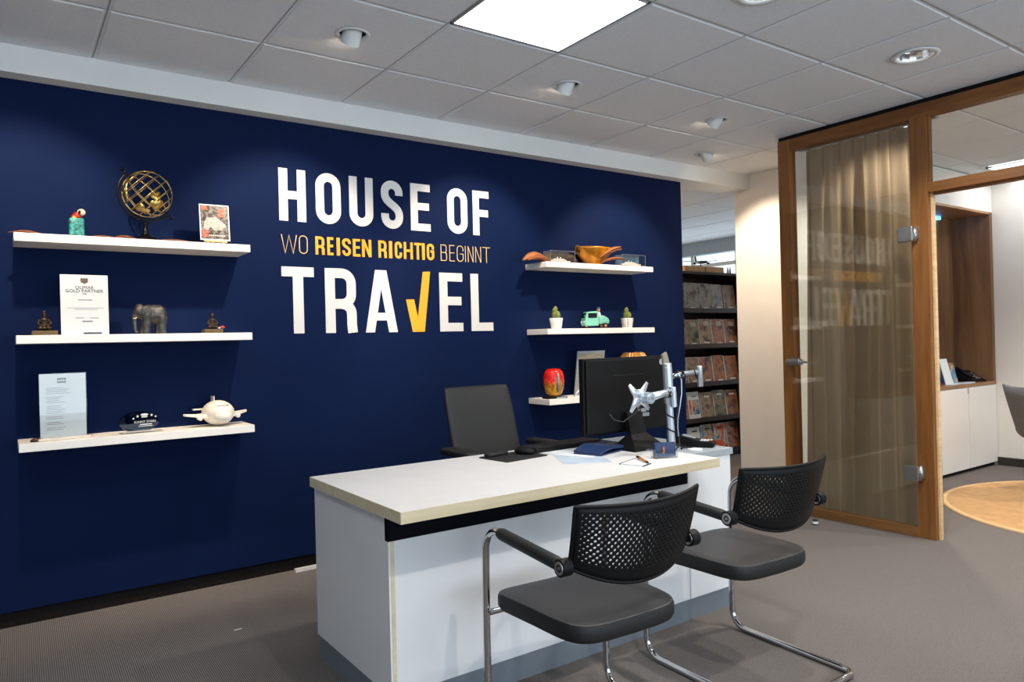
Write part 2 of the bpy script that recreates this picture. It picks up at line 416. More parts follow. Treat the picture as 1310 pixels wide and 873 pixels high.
# rear shop front behind the camera: sill, piers, header and panes
sw = struct(box('wall_front', M['white'], (-4, -7.5, 0), (7.3, -7.4, .35)))
box('header', M['white'], (-4, -7.5, 2.6), (7.3, -7.4, 2.9), sw)
for x in (-4, -2.1, 1.2, 4.4, 6.9): box('pier', M['white'], (x, -7.5, .35), (x + .3, -7.4, 2.6), sw)
# far facade at right with header band and window band
fw = struct(box('wall_facade', M['white'], (8.1, .13, 0), (8.2, 5.0, .9)))
box('header_band', mat('cool_grey_header', '#A9B6C0', .7), (8.06, .13, 2.47), (8.2, 5.0, 2.667), fw)
wn = struct(box('window_1', M['pane'], (8.14, .13, .9), (8.15, 5.0, 2.47)))
for y in (.9, 1.7, 2.5, 3.3, 4.1): box('mullion', M['white'], (8.1, y, .9), (8.17, y + .05, 2.47), wn)
box('rail', M['white'], (8.1, .13, 2.28), (8.17, 5.0, 2.33), wn)

# ceiling: slab, tiles, rails
ceil = struct(box('ceiling', M['plenum'], (-4.1, -7.5, 2.84), (8.2, 5.1, 2.9)))
def tile_mesh(hole=0):
    mb = MB(); h = .3005; zt = .010; zb = -.004; c = .004
    if not hole:
        r = [[(sx * (h + o), sy * (h + o), z) for sx, sy in ((1, 1), (-1, 1), (-1, -1), (1, -1))] for o, z in ((.008, zt), (.008, 0), (0, 0), (0, zb + c), (-c, zb))]
        mb.loft(r, True, True)
    else:
        n = 32
        def sq(k, s_):
            a = 2 * PI * k / n; x, y = math.cos(a), math.sin(a); q = s_ / max(abs(x), abs(y)); return (x * q, y * q)
        r = [[sq(k, h + o) + (z,) for k in range(n)] for o, z in ((.008, zt), (.008, 0), (0, 0), (0, zb + c), (-c, zb))]
        r.append([(hole * math.cos(2 * PI * k / n), hole * math.sin(2 * PI * k / n), zb) for k in range(n)])
        r.append([(hole * math.cos(2 * PI * k / n), hole * math.sin(2 * PI * k / n), zt) for k in range(n)])
        r.append(r[0])
        mb.loft(r)
    return mb.mesh('ceiling_tile', M['tile'])
TM = tile_mesh(); TMS = tile_mesh(.062); TMD = tile_mesh(.085)
SPOTS = {(-1, 1), (1, 1), (3, 1), (5, 1), (6, 0)}
DOWNS = {(3, 3), (5, 3), (7, 2), (1, 5), (4, 5), (9, 4), (7, 4)}
LEDS = {(2, 2), (2, 5), (-2, 3), (10.5, 2)}
def add_tile(i, jc, me):
    o = bpy.data.objects.new('ceiling_tile', me); COL.objects.link(o); o.parent = ceil
    o.location = ((i + .5) * T, jc, HC); return o
for i in range(-5, 12):
    for j in range(0, 9):
        if (i, j) in LEDS or (i, j) == (11, 2): continue
        if j == 0 and i >= 8: continue
        add_tile(i, -(j + .5) * T, TMS if (i, j) in SPOTS else TMD if (i, j) in DOWNS else TM)
for i in range(6, 13):
    for j in range(0, 6):
        add_tile(i, .55 + (j - .5) * T + .25 + .3125, TM)
def rail(a, b):
    box('ceiling_rail', M['rail'], a, b, ceil)
for j in range(0, 10): rail((-3.2, -j * T - .012, HC + .001), (7.2, -j * T + .012, HC + .012))
for i in range(-5, 12): rail((i * T - .012, -9 * T, HC + .0015), (i * T + .012, -.0, HC + .0125))
for j in range(0, 7): rail((4.0, .4875 + j * T - .012, HC + .001), (8.06, .4875 + j * T + .012, HC + .012))
for i in range(7, 13): rail((i * T - .012, .25, HC + .0015), (i * T + .012, 5, HC + .0125))

# ------------------------------------------------------------------ partition (glazed oak frame)
pt = struct(box('wall_partition', M['door_wood_y'], (4.18, -5.2, 2.555), (4.25, -.872, 2.635)))
box('shadow_gap', M['black'], (4.19, -5.2, 2.635), (4.24, -.872, 2.662), pt)
box('post', M['door_wood'], (4.178, -.962, 0), (4.252, -.870, 2.634), pt, .002)
box('post', M['door_wood'], (4.178, -1.885, 0), (4.252, -1.785, 2.555), pt, .002)
box('post', M['door_wood'], (4.178, -2.93, 0), (4.252, -2.83, 2.555), pt, .002)
box('sill_rail', M['door_wood_y'], (4.178, -1.785, 0), (4.252, -.962, .055), pt, .002)
box('transom', M['door_wood_y'], (4.178, -2.83, 2.092), (4.252, -1.885, 2.152), pt, .002)
box('sill_rail', M['door_wood_y'], (4.178, -5.2, 0), (4.252, -2.93, .055), pt, .002)
box('door_stop', M['beech'], (4.215, -1.898, 0), (4.245, -1.885, 2.092), pt)
box('door_stop', M['door_wood_y'], (4.215, -2.83, 2.079), (4.245, -1.898, 2.092), pt)
box('glazing_bead', M['door_wood'], (4.192, -1.897, 2.152), (4.202, -1.885, 2.555), pt)
w2 = struct(box('window_2', M['pane'], (4.211, -1.785, .055), (4.219, -.962, 2.555)))
w3 = struct(box('window_3', M['pane'], (4.211, -2.83, 2.152), (4.219, -1.885, 2.555)))
w4 = struct(box('window_4', M['pane'], (4.211, -5.2, .055), (4.219, -2.93, 2.555)))
d1 = struct(box('door_1', M['pane'], (4.140, -1.79, .012), (4.150, -.965, 2.105)))
for z in (1.852, .397):
    hg = MB().box((4.128, -1.812, z - .045), (4.162, -1.722, z + .045)).build('hinge', M['steel'], d1, bevel=.004)
    MB().cyl((4.166, -1.812, z - .045), (4.166, -1.812, z + .045), .011).build('hinge_pin', M['steel'], hg, smooth=True)
    MB().box((4.1655, -1.828, z - .03), (4.1785, -1.80, z + .03)).build('hinge_plate', M['steel'], hg)
lk = MB().cyl((4.120, -.945, 1.069), (4.120, -1.045, 1.069), .026, n=20).build('lock', M['steel'], d1, angle=.6)
MB().cyl((4.120, -1.045, 1.069), (4.120, -1.056, 1.069), .02, n=18).cyl((4.120, -1.056, 1.069), (4.120, -1.10, 1.069), .007, n=10).build('lever', M['steel'], lk, angle=.6)
box('lock_plate', M['steel'], (4.152, -1.02, 1.04), (4.16, -.96, 1.10), lk)

# wall niche and cabinets of the office
nz_ = thing('wall_cabinet', 'white built-in cupboard with a walnut niche above, seen through the doorway', 'cabinet', (6.2, -1.05, 0))
def nb(name, m, a, b, bevel=0, par=None): return MB().box((a[0] - 6.2, a[1] + 1.05, a[2]), (b[0] - 6.2, b[1] + 1.05, b[2])).build(name, m, par or nz_, bevel=bevel)
nb('plinth', M['black'], (5.0, -1.02, 0), (7.195, -.72, .035))
nb('carcass', M['body'], (5.0, -1.03, .035), (7.195, -.71, .755))
for x0, x1 in ((5.0, 5.59), (5.595, 6.63), (6.635, 7.195)):
    d_ = nb('door', M['white'], (x0 + .002, -1.05, .035), (x1 - .002, -1.031, .75), .002)
    if x0 != 5.595: continue
    xm = x1 - .012
    nb('handle', M['steel'], (xm - .006, -1.056, .70), (xm + .006, -1.0505, .745), par=d_)
nb('counter', M['niche_x'], (5.0, -1.052, .756), (7.195, -.71, .782))
nb('niche_back', M['niche'], (5.0, -.72, .782), (7.195, -.70, 2.35))
nb('niche_side', M['niche'], (7.14, -1.05, .782), (7.195, -.72, 2.35))
nb('niche_top', M['niche_x'], (5.0, -1.05, 2.33), (7.14, -.72, 2.35))
nb('fascia', M['white'], (5.0, -1.05, 2.351), (7.198, -.72, 2.655))
ls = MB().box((6.45, -.752, 2.306), (6.86, -.728, 2.3295)).build('led_strip', M['blue_led'])
tag(ls, 'short blue LED strip under the walnut niche top', 'light')
bb = struct(box('baseboard_office', M['base_dark'], (7.185, -7.3, 0), (7.2, -1.051, .075)))

# ------------------------------------------------------------------ curtain
mb = MB(); nn = 220; rows = [.03, .7, 1.4, 2.1, 2.45, 2.56]
rings = []
for z in rows:
    ring = []
    for k in range(nn + 1):
        t = k / nn; amp = .034 if z < 2.4 else .018
        y = -.995 - .87 * t - (.02 * math.sin(t * 9) if z < 1 else 0) + (1.0 - z / 2.56) * (.05 * (1 - t) - .01 * t)
        x = 4.315 + amp * math.sin(t * 2 * PI * 9 + 1.1 * math.sin(t * 11 + z * .25)) + .009 * math.sin(t * 41 + z * .4) + .005 * math.sin(t * 97)
        ring.append((x, y, z))
    rings.append(ring)
mb.loft(rings, closed=False)
cu = thing('curtain', 'sheer taupe curtain hanging in folds behind the glass panel', 'curtain', (0, 0, 0))
mb.build('fabric', M['curtain'], cu, smooth=True)
MB().box((4.295, -1.89, 2.562), (4.335, -.965, 2.585)).build('curtain_track', M['alu'], cu)

# ================================================================== LIGHT FIXTURES
def make_spot():
    t = thing('ceiling_spotlight', 'x', 'spotlight', group='tilting white ceiling spotlights')
    mb = MB(); mb.lathe([(.078, -.007), (.076, -.0105), (.064, -.0115), (.060, -.007), (.060, .0)], 32, None, False, False); mb.build('trim_ring', M['beam'], t, smooth=True)
    MB().lathe([(.0615, .004), (.0605, .12), (.001, .12)], 28, None, False, False).build('recess', M['black_rubber'], t, smooth=True)
    return t
AIM = {}
def spot_housing(t, d):
    d = Vector(d).normalized()
    Q = d.to_track_quat('Z', 'Y').to_matrix().to_4x4()
    mb = MB(); Mx = Matrix.Translation((0, 0, .012)) @ Q
    mb.lathe([(.026, -.06), (.042, -.045), (.0435, .045), (.0435, .060), (.040, .060), (.037, .037)], 28, Mx, True, False)
    h = mb.build('lamp_housing', M['beam'], t, angle=.7)
    MB().lathe([(.0375, .036), (.001, .036)], 24, Mx, False, False).build('lamp_lens', M['lens'], h)
def spot_light(name, loc, d, power, angle, blend, col, parent=None):
    l = bpy.data.lights.new(name, 'SPOT'); l.energy = power; l.color = col; l.spot_size = math.radians(angle); l.spot_blend = blend; l.shadow_soft_size = .028
    o = bpy.data.objects.new(name, l); COL.objects.link(o); o.location = loc
    o.rotation_euler = Vector(d).to_track_quat('-Z', 'Y').to_euler()
    if parent is not None: o.parent = parent
    return o
SPL = {(-1, 1): 'tilting ceiling spotlight above the left shelves', (1, 1): 'tilting ceiling spotlight left of the bright square panel, the nearest in view', (3, 1): 'tilting ceiling spotlight just beyond the bright square panel',
       (5, 1): 'tilting ceiling spotlight third along the row towards the glass partition', (6, 0): 'tilting ceiling spotlight beside the white wall beam, the farthest one'}
for k in sorted(SPOTS):
    t = make_spot(); t['label'] = SPL[k]
    t.location = ((k[0] + .5) * T, -(k[1] + .5) * T, HC)
    d = (0.0, .66, -.75) if k != (6, 0) else (.75, .05, -.80)
    spot_housing(t, d)
    dn = Vector(d).normalized()
    spot_light('spot_lamp', tuple(dn * .075 + Vector((0, 0, .012))), d, SPOT_W if k != (6, 0) else 95, 72, .6, SPOT_COL, t)
DLL = {(3, 3): 'round recessed downlight at the top edge, right of the bright panel', (5, 3): 'round recessed downlight with faceted reflector before the oak partition', (7, 2): 'round recessed downlight seen through the glass above the doorway',
       (1, 5): 'round recessed downlight over the floor before the desk', (4, 5): 'round recessed downlight behind the visitor chairs', (9, 4): 'round recessed downlight added unseen over the ochre rug', (7, 4): 'round recessed downlight added unseen inside the office door'}  # rug and office-door lamps are added out of view to brighten the office
for k in sorted(DOWNS):
    t = thing('ceiling_downlight', DLL[k], 'downlight', ((k[0] + .5) * T, -(k[1] + .5) * T, HC), group='round recessed downlights')
    MB().lathe([(.112, -.007), (.109, -.012), (.088, -.013), (.080, -.006), (.080, .0)], 36, None, False, False).build('trim_ring', M['beam'], t, smooth=True)
    MB().lathe([(.080, -.004), (.072, .03), (.055, .075), (.04, .09), (.001, .09)], 16, None, False, False).build('reflector', M['reflector'], t)
    MB().cyl((-.045, .018, .055), (.045, .018, .055), .011, n=10).cyl((-.045, -.018, .055), (.045, -.018, .055), .011, n=10).build('lamp_tube', M['dl_lens'], t, smooth=True)
    spot_light('downlight_lamp', (0, 0, -.02), (0, 0, -1), 75 if k[0] >= 7 else 62, 130, .6, (1, .93, .84), t)
LEL = {(2, 2): 'bright square LED panel set in the ceiling above the desk', (10.5, 2): 'bright square LED panel in the office ceiling, seen above the transom'}
for k in sorted(LEDS):
    t = thing('led_ceiling_panel', LEL.get(k, 'bright square LED panel added to the ceiling out of view'), 'ceiling light', ((k[0] + .5) * T, -(k[1] + .5) * T, HC - (.02 if k[0] > 9 else 0)), group='square LED ceiling panels')  # panels missing from the label table are added out of view as fill
    f_ = MB(); h = .306
    for s in (-1, 1):
        f_.box((-h, s * h, -.004), (h, s * (h - .012), .012)); f_.box((s * h, -h, -.004), (s * (h - .012), h, .012))
    f_.build('panel_frame', M['rail'], t)
    MB().box((-h + .013, -h + .013, -.002), (h - .013, h - .013, .008)).build('diffuser', M['office_led'] if k == (10.5, 2) else M['led'], t)

for x, y, lb in ((4.55, 1.7, 'added opal dome lamp, unseen behind the navy wall'),):
    t = thing('added_dome_lamp', lb, 'added lamp', (x, y, HC - .005), 0)  # added lamp, hidden behind the navy wall to warm the far ceiling
    MB().lathe([(.14, 0), (.14, -.02), (.13, -.025)], 28, None, True, False).build('mount', M['alu'], t, smooth=True)
    MB().lathe([(.128, -.026), (.12, -.07), (.08, -.11), (.03, -.13), (.001, -.132)], 28, None, False, False).build('opal_dome', glow('added_dome_glow', '#FFCB90', 60), t, smooth=True)
# ================================================================== WALL LETTERING
def stroke(pts, w, closed=False):
    pts = [Vector(p) for p in pts]; n = len(pts); L_, R_ = [], []
    for i, p in enumerate(pts):
        a = pts[i - 1] if (i or closed) else None; b = pts[(i + 1) % n] if (i < n - 1 or closed) else None
        d1_ = (p - a).normalized() if a is not None else None; d2_ = (b - p).normalized() if b is not None else None
        if d1_ is None: d1_ = d2_
        if d2_ is None: d2_ = d1_
        n1 = Vector((-d1_.y, d1_.x)); n2 = Vector((-d2_.y, d2_.x)); m_ = (n1 + n2)
        m_ = m_.normalized() if m_.length > 1e-6 else n1
        s_ = min(1 / max(m_.dot(n1), .3), 2.0)
        L_.append(p + m_ * s_ * w / 2); R_.append(p - m_ * s_ * w / 2)
    out = []
    for i in range(n if closed else n - 1):
        k = (i + 1) % n
        out.append([tuple(L_[i]), tuple(L_[k]), tuple(R_[k]), tuple(R_[i])])
    return out
def arc(cx, cy, rx, ry, a0, a1, n=12): return [(cx + rx * math.cos(math.radians(a0 + (a1 - a0) * k / n)), cy + ry * math.sin(math.radians(a0 + (a1 - a0) * k / n))) for k in range(n + 1)]
def rect(x0, x1, z0, z1): return [[(x0, z0), (x1, z0), (x1, z1), (x0, z1)]]
def glyph(ch, x0, x1, z0, z1, w):
    H = z1 - z0; W = x1 - x0; a = w / 2; xl, xr = x0 + a, x1 - a; r = (W - w) / 2; xc = (x0 + x1) / 2; ry = min(r * 1.0, H * .2)
    hw = w * .92
    if ch == 'H': return rect(x0, x0 + w, z0, z1) + rect(x1 - w, x1, z0, z1) + rect(x0 + w, x1 - w, z0 + H * .5 - hw / 2, z0 + H * .5 + hw / 2)
    if ch == 'I': return rect(x0, x1, z0, z1)
    if ch == 'E': return rect(x0, x0 + w, z0, z1) + rect(x0 + w, x1, z0, z0 + hw) + rect(x0 + w, x1, z1 - hw, z1) + rect(x0 + w, x1 - W * .06, z0 + H * .52 - hw / 2, z0 + H * .52 + hw / 2)
    if ch == 'F': return rect(x0, x0 + w, z0, z1) + rect(x0 + w, x1, z1 - hw, z1) + rect(x0 + w, x1 - W * .06, z0 + H * .50 - hw / 2, z0 + H * .50 + hw / 2)
    if ch == 'L': return rect(x0, x0 + w, z0, z1) + rect(x0 + w, x1, z0, z0 + hw)
    if ch == 'T': return rect(x0, x1, z1 - hw, z1) + rect(xc - a, xc + a, z0, z1 - hw)
    if ch == 'O': return stroke(arc(xc, z1 - a - ry, r, ry, 0, 180) + arc(xc, z0 + a + ry, r, ry, 180, 360), w, True)
    if ch == 'U': return stroke([(xl, z1)] + arc(xc, z0 + a + ry, r, ry, 180, 360) + [(xr, z1)], w)
    if ch == 'C': return stroke([(xr, z0 + H * .63)] + arc(xc, z1 - a - ry, r, ry, 0, 180) + arc(xc, z0 + a + ry, r, ry, 180, 360) + [(xr, z0 + H * .37)], w)
    if ch == 'G': return stroke([(xr, z0 + H * .66)] + arc(xc, z1 - a - ry, r, ry, 0, 180) + arc(xc, z0 + a + ry, r, ry, 180, 360) + [(xr, z0 + H * .5)], w) + rect(xc, x1, z0 + H * .46, z0 + H * .46 + hw)
    if ch == 'S':
        mid = []
        p0, p1, p2, p3 = Vector((xl, z0 + H * .72)), Vector((xl, z0 + H * .50)), Vector((xr, z0 + H * .50)), Vector((xr, z0 + H * .28))
        for k in range(11):
            t = k / 10; mid.append(tuple(p0 * (1 - t) ** 3 + p1 * 3 * t * (1 - t) ** 2 + p2 * 3 * t * t * (1 - t) + p3 * t ** 3))
        return stroke([(xr, z0 + H * .70)] + arc(xc, z1 - a - ry, r, ry, 0, 180) + mid + arc(xc, z0 + a + ry, r, ry, 0, -180) + [(xl, z0 + H * .31)], w)
    if ch == 'R':
        zm = z0 + H * .45; rr = min(r * .9, H * .16)
        bowl = [(x0 + w * .5, z1 - hw / 2)] + arc(xr - rr, z1 - hw / 2 - rr, rr, rr, 90, 0, 8) + arc(xr - rr, zm + rr, rr, rr, 0, -90, 8) + [(x0 + w * .5, zm)]
        leg = stroke(arc(xr - rr, zm - rr, rr, rr, 90, 0, 8) + [(xr + w * .0, z0 + H * .12), (xr + w * .08, z0)], w)
        return rect(x0, x0 + w, z0, z1) + stroke(bowl, w * .95) + leg
    if ch == 'B':
        zm = z0 + H * .52; rr = min(r * .8, H * .13)
        up = [(x0 + w * .5, z1 - a)] + arc(xr - rr - W * .03, z1 - a - rr, rr, rr, 90, 0, 6) + arc(xr - rr - W * .03, zm + rr, rr, rr, 0, -90, 6) + [(x0 + w * .5, zm)]
        dn = [(x0 + w * .5, zm)] + arc(xr - rr, zm - rr, rr, rr, 90, 0, 6) + arc(xr - rr, z0 + a + rr, rr, rr, 0, -90, 6) + [(x0 + w * .5, z0 + a)]
        return rect(x0, x0 + w, z0, z1) + stroke(up, w) + stroke(dn, w)
    if ch == 'A':
        t = w * .62
        return [[(x0, z0), (x0 + w * .98, z0), (xc - t + w * .95, z1), (xc - t, z1)], [(x1 - w * .98, z0), (x1, z0), (xc + t, z1), (xc + t - w * .95, z1)]] + rect(x0 + W * .24, x1 - W * .24, z0 + H * .19, z0 + H * .19 + hw * .85)
    if ch == 'N':
        g = w * .55
        return rect(x0, x0 + w, z0, z1) + rect(x1 - w, x1, z0, z1) + [[(x0, z1), (x0 + w * 1.0, z1), (x1, z0), (x1 - w * 1.0, z0)]]
    if ch == 'W':
        q = W / 4; return stroke([(x0 + a, z1), (x0 + q, z0), (xc, z1 - H * .05), (x1 - q, z0), (x1 - a, z1)], w)
    if ch == 'M': return rect(x0, x0 + w, z0, z1) + rect(x1 - w, x1, z0, z1) + stroke([(x0 + a, z1), (xc, z0 + H * .2), (x1 - a, z1)], w)
    return []
sign = thing('wall_lettering', 'large white and yellow slogan lettering on the navy wall', 'lettering', (0, YW, 0))
def letter(ch, x0, x1, z0, z1, w, m):
    mb = MB()
    for q, pl in enumerate(glyph(ch, x0, x1, z0, z1, w)): mb.prism(pl, -.003 - .00006 * (q % 5) - .00002 * q, -.0002)
    return mb.build('letter', m, sign)
for ch, (a, b) in zip('HOUSEOF', [(0.905, 1.059), (1.117, 1.269), (1.322, 1.474), (1.527, 1.673), (1.727, 1.866), (1.991, 2.143), (2.185, 2.313)]):
    letter(ch, a, b, 1.972, 2.268, .050, M['letter'])
for ch, (a, b) in zip('TRA_EL', [(0.909, 1.095), (1.16, 1.351), (1.408, 1.619), (1.678, 1.849), (1.918, 2.091), (2.154, 2.326)]):
    if ch == '_': continue
    letter(ch, a, b, 1.336, 1.714, .060, M['letter'])
mb = MB()
mb.prism([(1.680, 1.537), (1.735, 1.540), (1.760, 1.425), (1.806, 1.336), (1.722, 1.336)], -.003, -.0002)
mb.prism([(1.760, 1.425), (1.801, 1.714), (1.854, 1.717), (1.806, 1.336)], -.003, -.0002)
o = mb.build('check_mark', M['yellow'], sign); o['label'] = 'yellow tick mark standing for a letter'
subs = [(0.911, 1.002), (1.013, 1.063), (1.109, 1.163), (1.179, 1.217), (1.237, 1.257), (1.271, 1.325), (1.338, 1.384), (1.396, 1.456), (1.502, 1.556), (1.572, 1.594), (1.611, 1.66), (1.673, 1.735), (1.746, 1.795), (1.8, 1.82), (1.834, 1.887), (1.935, 1.98), (1.999, 2.039), (2.055, 2.105), (2.118, 2.123), (2.139, 2.182), (2.197, 2.242), (2.255, 2.315)]
for ch, (a, b) in zip('WOREISENRICHTIGBEGINNT', subs):
    k = subs.index((a, b)); bold = 2 <= k <= 14
    letter(ch, a, b, 1.790, 1.895, .0165 if bold else .0048, M['yellow'] if bold else M['pale_gold'])

# ================================================================== SHELVES
SZ = [1.792, 1.340, .864]
names = ['top', 'middle', 'lowest']
for side, (x0, x1) in (('left', (-.331, .677)), ('right', (2.607, 3.621))):
    for nm, z in zip(names, SZ):
        o = box('wall_shelf', M['shelf'], (x0, -.168, z - .0375), (x1, YW, z), None, .0015)
        tag(o, 'white floating shelf, %s of the three %s of the lettering' % (nm, side), 'shelf', 'white floating wall shelves')

ZT, ZM, ZL = SZ
# --- top left: parrot, globe, postcard on easel, dried leaves
t = thing('parrot_figurine', 'small red and yellow parrot figurine on a teal rock', 'figurine', (-.088, -.10, ZT))
mb = MB(); mb.rbox((-.031, -.028, 0), (.031, .028, .088), .012); mb.ball((.012, 0, .075), (.02, .02, .022)); mb.build('rock', M['teal'], t, smooth=True)
mb = MB(); mb.ball((.004, -.006, .100), (.020, .016, .020)); mb.ball((-.012, -.010, .092), (.012, .01, .010)); mb.tube([(-.012, .0, .098), (-.022, .01, .075), (-.018, .02, .05)], [.008, .006, .002]); mb.build('body', M['red'], t, remesh=.004)
mb = MB(); mb.ball((.020, -.010, .116), (.017, .015, .016)); mb.build('head', M['cream'], t, smooth=True)
MB().tube([(.012, -.022, .118), (.010, -.030, .112), (.012, -.031, .104)], [.006, .005, .001]).build('beak', M['black'], t, smooth=True)
MB().ball((-.010, -.016, .090), (.009, .006, .007)).build('wing', M['yellow'], t, smooth=True)

t = thing('desk_globe', 'brass wire lattice globe on a black turned stand', 'globe', (.205, -.07, ZT))
mb = MB(); mb.lathe([(.066, 0), (.066, .008), (.058, .014), (.05, .020), (.028, .026), (.018, .034), (.012, .045), (.016, .052), (.009, .060), (.009, .082), (.014, .088), (.008, .094)], 28); mb.build('stand', M['black_metal'], t, smooth=True)
GC = Vector((.012, 0, .234)); GR = .112
ax = Vector((.70, 0, -.714)).normalized()
Q = ax.to_track_quat('Z', 'Y').to_matrix()
# outer meridian half ring: in the plane of the axis, passing under the ball
mb = MB(); pts = []
e1 = -ax; e2 = Vector((-.714, 0, -.70)).normalized()
for k in range(33):
    a = PI * k / 32
    pts.append(GC + (e1 * math.cos(a) + e2 * math.sin(a)) * (GR + .017))
mb.tube(pts, .006, 8); mb.cyl(GC + e1 * (GR - .01), GC + e1 * (GR + .045), .004).cyl(GC - e1 * (GR - .01), GC - e1 * (GR + .045), .004)
mb.ball(GC + e1 * (GR + .045), .009).ball(GC - e1 * (GR + .045), .009)
mb.build('meridian', M['black_metal'], t, smooth=True)
mb = MB()
for k in range(6):
    a = PI * k / 6; u = Q @ Vector((math.cos(a), math.sin(a), 0))
    mb.tube([GC + (ax * math.cos(q) + u * math.sin(q)) * GR for q in [2 * PI * j / 36 for j in range(36)]], .0019, 5, closed=True)
for lat in (-60, -38, -17, 4, 25, 47, 66):
    la = math.radians(lat)
    mb.tube([GC + (ax * math.sin(la) + (Q @ Vector((math.cos(q), math.sin(q), 0))) * math.cos(la)) * GR for q in [2 * PI * j / 36 for j in range(36)]], .0019, 5, closed=True)
mb.build('wire_lattice', M['brass'], t, smooth=True)
def patch(c, blobs):
    # continent plates lying on the globe's sphere
    mb = MB(); n = 18
    for (az, el, rr) in blobs:
        d = Vector((math.cos(el) * math.sin(az), -math.cos(el) * math.cos(az), math.sin(el)))
        u = d.cross(Vector((0, 0, 1))).normalized(); v = d.cross(u)
        for off, rev in ((GR + .0015, 0),):
            ring = [GC + (d * math.cos(rr * (1 + .25 * math.sin(3 * q + az * 9))) + (u * math.cos(q) + v * math.sin(q)) * math.sin(rr * (1 + .25 * math.sin(3 * q + az * 9)))) * off for q in [2 * PI * j / n for j in range(n)]]
            ring2 = [GC + (p - GC) * .985 for p in ring]
            vs = [tuple(p) for p in ring] + [tuple(GC + d * off)] + [tuple(p) for p in ring2]
            fs = [(j, (j + 1) % n, n) for j in range(n)] + [(j, j + n + 1, (j + 1) % n + n + 1, (j + 1) % n) for j in range(n)]
            mb.add(vs, fs)
    return mb
for bl in ([(.30, -.62, .25)], [(-.55, -.85, .22), (-.3, -1.0, .16)], [(-1.25, .15, .24), (-1.2, -.2, .16)], [(1.2, .45, .20)], [(.1, 1.3, .24)], [(2.6, .1, .2)]):
    patch(None, bl).build('continent_plate', M['brass'], t, smooth=True)

t = thing('postcard_easel', 'black and white car postcard with orange print on a small beech easel', 'postcard', (.521, -.10, ZT), -.03)
MB().box((-.055, -.022, .012), (.055, -.004, .021)).build('ledge', M['beech'], t)
for s in (-1, 1): MB().tube([(s * .038, -.014, 0), (s * .030, .006, .075), (s * .008, .022, .15)], .0045, 6).build('leg', M['beech'], t)
MB().tube([(0, .06, 0), (0, .022, .145)], .0045, 6).build('leg', M['beech'], t)
Mx = Matrix.Translation((0, -.012, .021)) @ Matrix.Rotation(-.13, 4, 'X')
c_ = MB().box((-.072, 0, 0), (.072, .003, .188), Mx).build('card', M['paper'], t)
MB().box((-.066, -.0008, .007), (.066, 0, .181), Mx).build('photo', M['poster'], c_)
mb = MB()  # pale car shape printed on the photo
mb.prism([(-.055, .062), (-.05, .095), (-.035, .118), (.008, .122), (.02, .112), (.052, .085), (.055, .074), (.03, .055), (-.005, .052), (-.02, .07), (-.035, .05)], -.0016, -.0009, Mx); mb.build('car_print', mat('pale_grey_print', '#A5A79E', .5, var=.3, scale=90), c_)
mb = MB()
for (x, z, n_) in ((.018, .125, 4), (-.062, .015, 4), (-.062, .158, 2)):
    for q in range(n_): mb.box((x, -.0016, z + q * .011), (x + .032 - .004 * (q % 2), -.0009, z + q * .011 + .007), Mx)
mb.build('orange_print', mat('coral_print', '#D9694A', .5), c_)
mb = MB()
for q in range(9): mb.box((-.03 + q * .009, -.0016, .022), (-.03 + q * .009 + .006, -.0009, .029), Mx)
mb.build('white_print', M['letter'], c_)

def leaf(loc, rz, L_, W_, m, label, tilt=0.0, name='dried_leaf', hump=.012, th=1.0):
    mb = MB(); n = 10; rings = []
    for i in range(n + 1):
        t_ = i / n; ww = W_ * math.sin(PI * min(max(t_, .03), .97)) ** .8 * .5
        zc = hump * math.sin(PI * t_) + .004 + tilt * t_ * L_
        x = (t_ - .5) * L_
        e_ = th * (.25 + .75 * math.sin(PI * t_))
        rings.append([(x, -ww, zc + .003 * e_), (x, -ww * .5, zc + .007 * e_), (x, 0, zc + (.004 if th == 1 else .0085) * e_), (x, ww * .5, zc + .008 * e_), (x, ww, zc + .002 * e_), (x, ww * .4, zc), (x, 0, zc - .003), (x, -ww * .4, zc - .001)])
    mb.loft(rings, True, True)
    o = mb.build(name, m, None, smooth=True); o.location = loc; o.rotation_euler = (0, 0, rz)
    return tag(o, label, 'dried leaf', 'dried leaves and pods on the shelves')
leaf((-.285, -.11, ZT), .05, .13, .05, M['leaf'], 'dried brown leaf at the left end of the top left shelf', hump=.006)
leaf((-.19, -.05, ZT), -.1, .16, .05, M['dark_leaf'], 'dark dried leaf lying left of the parrot figurine', hump=.004)
leaf((.02, -.10, ZT), .1, .13, .05, M['leaf'], 'dried leaf lying between the parrot and the globe', hump=.004)
leaf((.115, -.115, ZT), -.35, .13, .045, M['leaf'], 'curled reddish dried leaf left of the globe stand', tilt=-.12, hump=.016)
leaf((.33, -.11, ZT), .05, .17, .05, M['leaf'], 'long dried leaf right of the globe stand', hump=.003)
leaf((.575, -.04, ZT), -.1, .12, .04, M['leaf'], 'dried leaf behind the postcard easel', hump=.006)

